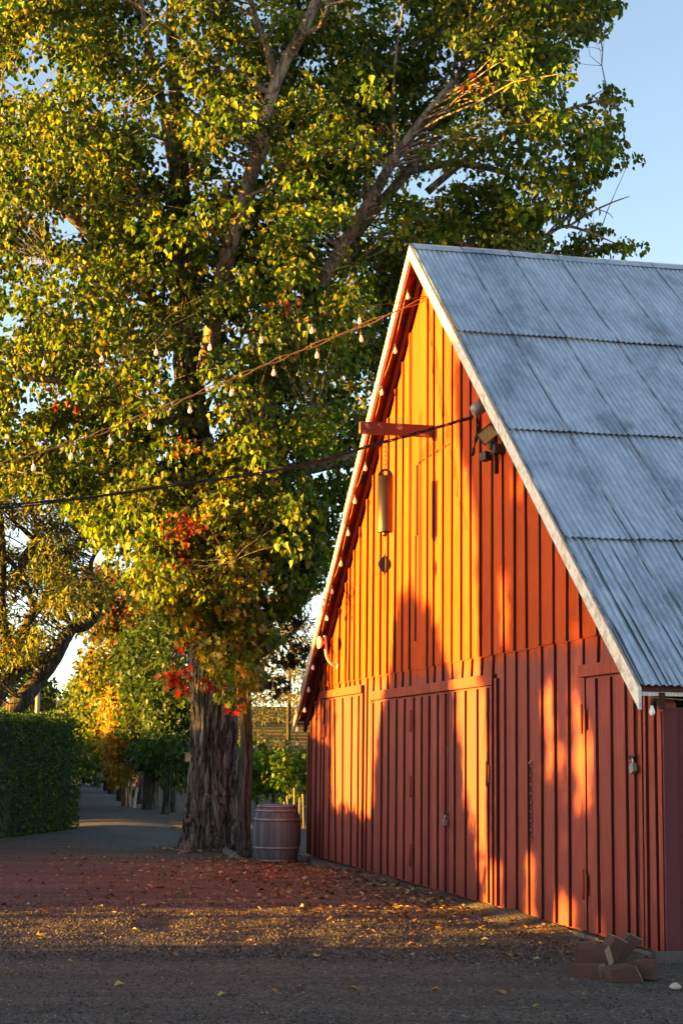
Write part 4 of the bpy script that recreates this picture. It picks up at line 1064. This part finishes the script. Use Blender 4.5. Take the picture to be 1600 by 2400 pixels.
row_tree('golden yellow small tree with several pale stems beside the lane', GND(296, 1893), .055, 2.0, [(255, 1640), (300, 1580), (330, 1640), (335, 1740), (328, 1800), (290, 1822), (262, 1808), (240, 1740)], 55.5, .8, 190, .15, (GOLD + [(.15, .16, .02)], [3, 3, 1, 2]), name='golden_tree', bk='bark_gold', multi=5)
row_tree('tall orange tinted tree rising behind the golden one', GND(282, 1872), .16, 3.2, [(210, 1500), (290, 1450), (345, 1480), (330, 1600), (300, 1660), (255, 1690), (215, 1640), (190, 1560)], 66, 1.5, 190, .19, (GOLD + GREEN[:3], [1, 1, 1.2, 3, 2, 2]))
row_tree('green tree half hidden by the hedge at the bend of the lane', GND(262, 1862), .20, 3.0, [(165, 1600), (220, 1540), (262, 1620), (255, 1720), (245, 1800), (215, 1805), (185, 1770), (165, 1690)], 78, 1.8, 230, .21, (GREEN, [3, 3, 3, 2]))
row_tree('farthest dark leaning tree over the end of the lane', GND(228, 1846), .2, 3.4, [(150, 1640), (200, 1600), (240, 1690), (235, 1800), (205, 1838), (165, 1800), (140, 1720)], 96, 2.5, 170, .26, (DKGREEN + [(.14, .15, .02)], [3, 2, 1, 2]))
row_tree('maroon tinted tree with sparse drooping leaves between oak and cottonwood', GND(330, 1884), .14, 4.0, [(185, 1350), (260, 1330), (350, 1370), (420, 1440), (430, 1530), (360, 1520), (300, 1480), (230, 1500), (195, 1450)], 58, 1.3, 200, .18, ([(.10, .03, .02), (.16, .05, .02), (.05, .09, .015), (.08, .11, .016)], [2, 2, 3, 2]), shape='star')
# trunks whose crowns merge above
for i, (x, y, r_, lab) in enumerate(((262, 1864, .11, 'thin bare pole like trunk at the far end of the tree row'), (248, 1856, .10, 'paler thin trunk at the far left of the tree row'), (280, 1880, .09, 'thin upright trunk standing just left of the golden tree'), (398, 1905, .16, 'dark sloping trunk just left of the cottonwood'))):
    b = GND(x, y); mb = MB(); h_ = 3.4
    mb.tube([(0, 0, -.05), (.02, 0, h_*.4), (-.05, .03, h_*.8), (.05, 0, h_*1.5)], [r_*1.2, r_, r_*.9, r_*.5], 10, 0, True, True, .08)
    tag(mb.build('tree_trunk', [M['bark_dark']], None, b), lab, 'trunk')

# ---- distant trees beyond the hedge, conifer, hillside
def blob_tree(label, base, h, wdt, n, leaf, cols, name='distant_tree', group='distant trees'):
    B = Vector(base); cs = []
    while len(cs) < n:
        d = rdir(1)[0]; r_ = random.random()**.4
        p = B + Vector((d[0]*wdt*r_, d[1]*wdt*r_*.8, h*.58 + d[2]*h*.42*r_))
        if mnoise.noise(p*.35 + B) < -.22: continue
        cs.append(tuple(p))
    return tree(name, label, B, [([B, B + Vector((.1, 0, h*.4)), B + Vector((0, 0, h*.9))], [.25, .2, .05])], cs, [wdt*.16]*n, [30]*n, leaf, (cols, [3, 2, 1]), 'oval', M['bark_dark'], group, .4, .03, sides=8, twig_every=4)
for (x, Y, h_, wd, lab) in ((60, 118, 6.6, 3.2, 'dark distant tree seen past the utility pole'), (118, 130, 6.2, 3.0, 'round distant tree right of the utility pole'), (150, 145, 6.0, 3.4, 'low far tree where the sky meets the hedge'), (20, 110, 8.6, 3.0, 'tall distant tree left of the utility pole')):
    p = PX(x, 1760, Y); blob_tree(lab, (p.x, p.y, 0), h_, wd, 110, .32, DKGREEN)
# redwood, pale and thin
cb = PX(676, 1760, 85); CB = Vector((cb.x, cb.y, 0)); cs, rs, ct = [], [], []
ct_root_limbs = [([CB, CB + Vector((0, 0, 6)), CB + Vector((.1, 0, 12))], [.13, .09, .02])]
for k in range(60):
    z = 3.8 + 8.0*k/60; L_ = 2.6*(1 - (z-2)/11) + .3; q = random.uniform(0, 2*math.pi)
    for t in (.35, .6, .8, 1.0):
        cs.append((CB.x + math.cos(q)*L_*t, CB.y + math.sin(q)*L_*t, z + .25*t - .5*t*t)); rs.append(.34); ct.append(26)
tree('conifer_tree', 'pale sparse conifer behind the left end of the barn', CB, ct_root_limbs, cs, rs, ct, .24, ([(.075, .082, .045), (.11, .105, .06), (.15, .12, .07)], [3, 2, 2]), 'lance', M['bark_dark'], None, .2, .03, sides=8, twig_every=2)
# hillside vineyard
def hill_mat():
    t = NT('vineyard_hillside'); v = t.coord(); x, y, z = t.sep(v)
    n1 = t.noise(v, .5, 6, .7); n2 = t.noise(v, 2.2, 4, .7)
    row = t.math('ADD', t.math('MULTIPLY', z, 2.6), t.math('MULTIPLY', n1, .5)); fr = t.math('FRACT', row)
    soil = t.mix(n2, (.20, .06, .014), (.28, .10, .025)); vine = t.mix(n2, (.022, .042, .006), (.06, .07, .009))
    t.base(t.mix(t.ramp(fr, [(.62, (0, 0, 0)), (.7, (1, 1, 1)), (.9, (1, 1, 1)), (.97, (0, 0, 0))]), vine, soil)); t.bump(n2, .8, .3)
    return t.set(.95, 0, .1)
M['hill'] = hill_mat()
def hill_z(x, y): 
    t = min(1, max(0, (y - 120)/110)); return 8.6*t*t*(3-2*t) + .35*mnoise.noise(Vector((x*.06, y*.06, 0)))*t*2 - .05
g = MB(); hx = np.linspace(-60, 70, 60); hy = np.linspace(118, 330, 40)
g.add([(x, y, hill_z(x, y)) for y in hy for x in hx], [(j*60+i, j*60+i+1, (j+1)*60+i+1, (j+1)*60+i) for j in range(39) for i in range(59)], 0, True)
tag(g.build('hillside', M['hill']), kind='structure')
# vine rows on the hill: too many plants to count, one mass
cs, rs, ct = [], [], []
for k in range(9):
    y = 135 + k*11.5
    for i in range(90):
        x = -34 + i*.55 + random.uniform(-.2, .2); 
        if k in (3, 6) and random.random() < .85: continue
        cs.append((x, y + .03*x + random.uniform(-2.6, 2.6), hill_z(x, y) + random.uniform(.4, 1.5))); rs.append(.62); ct.append(16)
for y in (66, 78, 92, 108):
    for i in range(46):
        cs.append((-16 + i*.5 + random.uniform(-.2, .2), y + random.uniform(-1.2, 1.2), random.uniform(.4, 2.0 + (y-66)*.014))); rs.append(.5); ct.append(18)
cs = np.array(cs)
idx, P, sz, tip, nor = clump_leaves(cs, np.array(rs), np.array(ct), .36, .3)
vr = leaves('hillside_vines', P, sz, tip, nor, palette(len(P), [(.030, .055, .007), (.055, .072, .008), (.12, .07, .008)], [4, 4, 1.2], idx, len(cs), .3), 'oval', M['leaf'])
tag(vr, kind='stuff')
# ---- grapevines nearest the barn, each with its own trunk and stake
for i, (x, Y, sc) in enumerate(((602, 46.0, 1.0), (640, 45.0, .95), (676, 44.2, 1.05), (712, 43.4, 1.0), (566, 47.0, 1.0))):
    p = PX(x, 1760, Y); B = Vector((p.x, p.y, 0)); cs, rs, ct = [], [], []
    for k in range(70):
        cs.append((B.x + random.uniform(-.62, .62), B.y + random.uniform(-.45, .45), random.uniform(.72, 1.72*sc) + .1*math.sin(k))); rs.append(.17); ct.append(15)
    lab = ('leafy green grapevine beside the slender sweetgum trunk', 'leafy green grapevine above the left of the barrel', 'yellow topped grapevine above the right of the barrel', 'grapevine nearest the red barn corner', 'grapevine mostly hidden behind the sweetgum trunk')[i]
    v = tree('grapevine', lab, B, [([B, B + Vector((.03, 0, .5)), B + Vector((0, 0, .85))], [.045, .035, .03]), ([B + Vector((0, 0, .85)), B + Vector((.5, 0, .95))], [.025, .012]), ([B + Vector((0, 0, .85)), B + Vector((-.5, 0, .95))], [.025, .012])], cs, rs, ct, .135,
             ([(.05, .115, .014), (.075, .14, .016), (.16, .18, .02)], [4, 3, 1.4]), 'star', M['bark_dark'], 'grapevines in the nearest row', .4, .012, cat='vine', sides=7, twig_every=3)
for i, (x, y, hh, lab) in enumerate(((668, 1888, .62, 'leaning wooden vine stake over the barrel'), (677, 1888, .75, 'upright orange lit stake above the barrel rim'), (691, 1890, .95, 'tallest thin vine stake between barrel and barn'), (702, 1898, .72, 'short vine stake just left of the barn'), (713, 1896, .8, 'vine stake touching the barn edge'))):
    p = PX(x, 1850, 41); B = Vector((p.x, p.y, 0)); mb = MB()
    mb.tube([(0, 0, -.05), (random.uniform(-.04, .04), 0, hh)], .022, 7, 0); mb.tube([(0, 0, hh*.62), (.12, .0, hh*.7)], .012, 5); tag(mb.build('vine_stake', [M['stake']], None, B), lab, 'stake', 'stakes of the vine row')
# wire fence strip between the trees
fb = GND(425, 1880); fr_ = empty('wire_fence', (fb.x - 1.6, fb.y + 3, 0), 0, 'low wire fence with thin wooden posts left of the cottonwood', 'fence')
for k in range(7):
    mb = MB(); mb.tube([(k*.45, 0, -.05), (k*.45 + .02, 0, 1.15)], .022, 7, 0); mb.build('fence_post', [M['stake']], fr_)
mb = MB(); [mb.tube([(-.3, 0, z), (3.3, 0, z)], .006, 5) for z in (.35, .65, .95, 1.1)]; mb.build('fence_wire', [M['dark_steel']], fr_)
# marker stakes, birdhouse, utility pole
p = GND(315, 1894); mb = MB(); mb.box((-.035, -.02, 0), (.035, .02, .58), 0, Matrix.Rotation(R(5), 4, 'Y')); mb.box((.0, -.03, .5), (.06, .01, .66), 0, Matrix.Rotation(R(5), 4, 'Y')); tag(mb.build('marker_stake', [M['white_stake']], None, p), 'white painted stake by the lane', 'stake')
p = GND(313, 1890); mb = MB(); mb.box((-.035, -.02, 0), (.035, .02, 1.0), 0, Matrix.Rotation(R(9), 4, 'Y')); tag(mb.build('marker_stake', [M['red_stake']], None, p + Vector((-.03, .4, 0))), 'orange red board leaning behind the white stake', 'stake')
p = PX(443, 1785, 31.6); bh = empty('birdhouse', p, R(-12), 'small pale wooden birdhouse on the left of the huge trunk', 'birdhouse')
mb = MB(); mb.box((-.055, -.06, 0), (.055, .06, .15), 0); mb.build('box', [M['pine']], bh)
mb = MB(); mb.box((-.075, -.085, .152), (.075, .07, .168), 0); mb.build('roof', [M['pole_wood']], bh)
mb = MB(); mb.tube([(-.02, -.0605, .105), (-.02, -.0625, .105)], .014, 12, 0, False); mb.build('entrance_hole', [M['dark_steel']], bh)
p = PX(84, 1760, 72); up = empty('utility_pole', (p.x, p.y, 0), 0, 'pale wooden utility pole rising behind the hedge', 'pole')
mb = MB(); mb.tube([(0, 0, 0), (.02, 0, 3), (.0, 0, 5.6)], [.105, .1, .09], 12); mb.build('pole', [M['pole_wood']], up)
mb = MB(); mb.tube([(.13, 0, 1.5), (.13, 0, 3.0)], .03, 8); mb.build('conduit', [M['grey_metal']], up)

# ================================================================== TREES AND SHRUBS OUT OF FRAME TO THE LEFT (they shade yard and gable)
LIT = [[(690, 1700), (735, 1500), (960, 690), (1060, 760), (1068, 900), (1078, 1000), (1092, 1080), (1110, 1150), (1118, 1250), (1125, 1400), (1130, 1560), (1150, 1600), (1152, 1800), (1150, 1950), (1148, 2140), (1128, 2140), (1105, 2000), (1085, 1850), (1068, 1700), (1062, 1620), (1035, 1560), (1020, 1500), (1000, 1440), (965, 1400), (935, 1400), (925, 1480), (918, 1560), (905, 1640), (890, 1720), (880, 1800), (874, 1930), (800, 1925), (775, 1850), (768, 1720), (755, 1640)],
       [(1180, 1060), (1210, 1090), (1208, 1180), (1186, 1170)], [(1213, 1110), (1233, 1120), (1230, 1195), (1215, 1190)], [(1155, 1310), (1198, 1320), (1192, 1524), (1166, 1524)], [(1220, 1430), (1233, 1430), (1233, 1485), (1222, 1485)], [(1338, 1440), (1358, 1440), (1360, 1690), (1333, 1690)],
       [(1260, 1560), (1298, 1560), (1298, 1857), (1268, 1857)], [(1304, 1720), (1326, 1720), (1326, 1874), (1304, 1874)], [(1328, 1636), (1366, 1640), (1366, 1930), (1335, 1925)], [(1366, 1704), (1398, 1710), (1402, 1942), (1372, 1942)], [(1309, 1908), (1330, 1908), (1330, 2010), (1311, 2010)], [(1386, 1925), (1404, 1925), (1406, 2210), (1390, 2210)],
       [(1214, 1976), (1252, 1976), (1255, 2165), (1222, 2160)], [(1150, 2005), (1172, 2005), (1176, 2140), (1150, 2135)], [(1280, 2080), (1340, 2085), (1345, 2190), (1285, 2180)], [(1395, 1440), (1412, 1440), (1412, 1500), (1398, 1500)], [(1160, 1030), (1175, 1040), (1172, 1080), (1160, 1075)]]
def lit_at(x, y): return any(inpoly(x, y, p) for p in LIT)
def pxw(P):
    d = P - CAMLOC; f_ = d.dot(_f); return 800 + F_PX*d.dot(_r)/f_, 1200 - F_PX*d.dot(_u)/f_
groups = {'a': ([], []), 'b': ([], []), 'c': ([], [])}
n_try = 0; tot = 0
while tot < 5600 and n_try < 160000:
    n_try += 1
    s, z = random.uniform(4.2, BW + .5), random.uniform(.05, 6.6)
    x, y = pxw(BP(s, .03, z))
    if z > roofz(s) + .5: continue
    if z < .5 and s < 9.4: continue
    mx_, my_ = 1, 2
    if any(lit_at(x+dx, y+dy) for dx, dy in ((0, 0), (mx_, 0), (-mx_, 0), (0, my_), (0, -my_))): continue
    if x < 1068 and y < 1395: continue
    D = random.uniform(20, 24) if s < 9.4 else random.uniform(24, 31)
    k = 'a' if s < 9.4 else ('b' if s < 12.4 else 'c')
    P = BP(s, 0, z) + SUNDIR*D
    if P.x > -9.0: continue
    groups[k][0].append(tuple(P)); groups[k][1].append(random.uniform(.14, .22)); tot += 1
for k, lab in (('a', 'broad low tree outside the left of the picture opposite the double door'), ('b', 'open crowned tree outside the left of the picture opposite the chain'), ('c', 'dense tree outside the left of the picture opposite the narrow door')):
    C = np.array(groups[k][0]); m_ = C.mean(0); B = Vector((m_[0] - .6, m_[1], 0))
    lm = [([B, Vector((m_[0]-.3, m_[1], max(1.0, m_[2]*.45))), Vector((m_[0], m_[1], m_[2])), Vector((m_[0], m_[1], C[:, 2].max()-.4))], [.2, .16, .12, .04])]
    tree('shade_tree', lab, B, lm, C, groups[k][1], [19]*len(C), .145, (GREEN, [4, 3, 2, 1]), 'oval', M['bark_dark'], None, .4, .014, sides=10, twig_every=3, mid=30)
# shrubs of a loose hedge on the near left, with gaps that let sun reach the gravel
def shrub(label, c0, c1, xc, h_, wd=1.4, rough=.16):
    ya, yb = c0 + xc*math.tan(SUN_AZ), c1 + xc*math.tan(SUN_AZ)
    q = [(xc + wd/2, ya), (xc + wd/2, yb), (xc - wd/2, yb), (xc - wd/2, ya)]
    leafy_box('hedge_shrub', label, q, h_, int(900*(yb-ya)*h_), .11, DKGREEN, [3, 3, 1], 'shrub', 'shrubs of the loose hedge left of the yard', rough=rough)
for (c0, c1, xc, h_, lab) in ((4.0, 10.0, -11, 1.9, 'long shrub outside the picture nearest the camera'), (10.0, 15.05, -11, 1.75, 'shrub outside the picture before the first gap'), (15.30, 16.60, -11.2, .50, 'small shrub outside the picture between two gaps'), (17.45, 18.0, -11, .45, 'narrow shrub outside the picture between gaps'), (18.8, 19.5, -11.1, .55, 'low shrub outside the picture after the last gap'), (19.5, 23.4, -11, 1.5, 'shrub outside the picture beyond the gaps'), (23.4, 31.5, -11.3, 1.62, 'long shrub outside the picture behind the gaps')):
    shrub(lab, c0, c1, xc, h_, rough=.16 if h_ < 1 or c0 > 23 else .34)
cs = [(-21 + random.gauss(0, 1.2), 28.6 + random.uniform(-3.4, 3.8), random.uniform(2.0, 5.6)) for _ in range(420)]
tree('shade_tree', 'wide tree outside the left of the picture that shades the cottonwood trunk', (-21, 28.4, 0), [([(-21, 28.4, 0), (-21, 28.4, 2.5), (-21, 28.4, 5.6)], [.25, .2, .06])], cs, [.5]*420, [26]*420, .17, (GREEN, [4, 3, 2, 1]), 'oval', M['bark_dark'], None, .4, .02, sides=10, twig_every=4)

# ================================================================== GROUND LITTER
def scatter_leaves(n, fn, size, name, cols, wts):
    P = []
    while len(P) < n:
        p = fn()
        if p is None: continue
        P.append((p[0], p[1], ground_z(p[0], p[1]) + random.uniform(.006, .03)))
    P = np.array(P); N = len(P); a = rng.uniform(0, 2*np.pi, N)
    tip = np.stack([np.cos(a), np.sin(a), rng.uniform(-.1, .55, N)], 1); nor = np.stack([rng.normal(0, .35, N), rng.normal(0, .35, N), np.ones(N)], 1)
    return leaves(name, P, size*rng.uniform(.6, 1.3, N), tip, nor, palette(N, cols, wts, leaf_var=.35), 'delta', M['dry_leaf'])
LEAFC = [(.24, .13, .06), (.29, .19, .08), (.17, .095, .05), (.34, .26, .14), (.11, .065, .04)]
def near_wall():
    s = random.uniform(-.3, BW); o = .12 + abs(random.gauss(0, 1.2 + .9*(s < 9))) 
    if s > 10.5 and random.random() < .75: return None
    p = BP(s, o, 0); return (p.x, p.y)
ll = scatter_leaves(1500, near_wall, .066, 'leaf_litter', LEAFC, [3, 2, 3, 2, 2]); tag(ll, kind='stuff')
def drift():
    if random.random() < .7:
        s_ = random.uniform(2.5, 12.6); p = BP(s_, .09 + abs(random.gauss(0, .16)), 0)
    else:
        a = random.uniform(math.pi*.9, math.pi*2.0); q = random.uniform(.62, 1.0); p = Vector((TB.x + math.cos(a)*q*1.1, TB.y + math.sin(a)*q, 0))
    return (p.x, p.y)
tag(scatter_leaves(520, drift, .07, 'drifted_leaves', LEAFC, [3, 2, 3, 1, 3]), kind='stuff')
bank = MB(); vs = []; nb = 160
for i in range(nb):
    s_ = 4.3 + 8.6*i/(nb-1)
    hgt = (.035 + .03*mnoise.noise(Vector((s_*1.3, 2, 0))) + .045*math.exp(-((s_-10.6)/1.1)**2))*min(1, i/8, (nb-1-i)/8)
    for k, (o_, f_) in enumerate(((.015, 1.0), (.10, .95), (.22, .6), (.38, .25), (.55, -.2))):
        p = BP(s_, o_ + .03*mnoise.noise(Vector((s_*2.2, k, 1)))*(k > 0), 0); vs.append((p.x, p.y, ground_z(p.x, p.y) + hgt*f_ + .010*mnoise.noise(Vector((s_*9, o_*20, 3)))))
bank.add(vs, [(i*5+j, i*5+j+1, (i+1)*5+j+1, (i+1)*5+j) for i in range(nb-1) for j in range(4)], 0, True)
tag(bank.build('dirt_bank', M['ground']), kind='structure')
# single leaves that can be picked out on the gravel
proto = None
spots = [(583, 2205), (478, 2190), (820, 2208), (470, 1995), (285, 1996), (200, 2060), (745, 2150), (1035, 2140), (270, 2145), (230, 2190), (380, 2118), (425, 2118), (855, 2068), (560, 2110), (740, 2250)]
while len(spots) < 80:
    spots.append((random.uniform(0, 1400), 1960 + 400*random.random()**1.5))
for i, (x, y) in enumerate(spots):
    p = GND(x, y)
    if p.y > 33 or p.x < -7: continue
    if (Vector((p.x, p.y, 0)) - BL).dot(bn) < .3: continue
    if proto is None or i % 35 == 0:
        proto = leaves('fallen_leaf', np.array([[0, 0, 0.0]]), np.array([.085]), np.array([[1, 0, .12]]), np.array([[0, .1, 1.0]]), np.array([random.choice([(.42, .24, .04), (.36, .16, .05), (.40, .30, .10)])]), 'delta', M['dry_leaf'])
        o = proto
    else:
        o = proto.copy(); COL.objects.link(o)
    o.location = (p.x, p.y, ground_z(p.x, p.y) + .014); o.rotation_euler = (random.uniform(-.35, .35), random.uniform(-.35, .35), random.uniform(0, 6.28)); k = random.uniform(.7, 1.2); o.scale = (k, k, k)
    tag(o, 'dry yellow or brown leaf lying singly on the gravel yard', 'fallen leaf', 'fallen leaves lying on the gravel')
# loose stones of the gravel
N = 70000
yy = np.where(rng.random(N) < .45, rng.uniform(14.2, 19.8, N), 10.8 + 15*rng.random(N)**1.6); xx = (rng.random(N)*2-1)*(yy*.215 + .3)
loc_s = (xx - BL.x)*bn.x + (yy - BL.y)*bn.y
kp = loc_s > .10; xx, yy = xx[kp], yy[kp]; N = len(xx)
zz = np.array([ground_z(a, b) for a, b in zip(xx, yy)])
base = np.array([(1, 0, 0), (-.5, .87, 0), (-.5, -.87, 0), (.1, .1, 1.0)]); r_ = .004 + np.where((yy > 14.2) & (yy < 19.8), .017, .010)*rng.random(N)**2.2; a = rng.uniform(0, 6.28, N)
ca, sa = np.cos(a), np.sin(a); sx = rng.uniform(.7, 1.4, N)
bx = base[None, :, 0]*sx[:, None]; by = base[None, :, 1]
Vx = xx[:, None] + r_[:, None]*(bx*ca[:, None] - by*sa[:, None]) + r_[:, None]*rng.uniform(-.3, .3, (N, 4)); Vy = yy[:, None] + r_[:, None]*(bx*sa[:, None] + by*ca[:, None]); Vz = zz[:, None] + r_[:, None]*base[None, :, 2] - .001
V = np.stack([Vx, Vy, Vz], 2).reshape(-1, 3)
F = (np.array([(0, 1, 3), (1, 2, 3), (2, 0, 3)])[None] + (np.arange(N)*4)[:, None, None]).reshape(-1)
me = bpy.data.meshes.new('gravel'); me.vertices.add(len(V)); me.vertices.foreach_set('co', V.astype(np.float32).ravel())
me.loops.add(len(F)); me.loops.foreach_set('vertex_index', F.astype(np.int32)); me.polygons.add(N*3); me.polygons.foreach_set('loop_start', np.arange(0, len(F), 3, dtype=np.int32))
me.update(calc_edges=True); me.validate()
at = me.attributes.new('stone_col', 'FLOAT_COLOR', 'FACE'); c4 = np.ones((N, 4), np.float32); c4[:, :3] = palette(N, [(.044, .035, .030), (.090, .068, .055), (.15, .108, .082), (.25, .185, .135)], [4, 4, 2, .5], leaf_var=.3)
at.data.foreach_set('color', np.repeat(c4, 3, axis=0).ravel())
t = NT('gravel_stone'); at_ = t.n('ShaderNodeAttribute', attribute_name='stone_col'); t.l(at_.outputs['Color'], t.p.inputs['Base Color']); t.set(.9, 0, .2)
me.materials.append(t.mat); gv = bpy.data.objects.new('gravel', me); COL.objects.link(gv); tag(gv, kind='stuff')
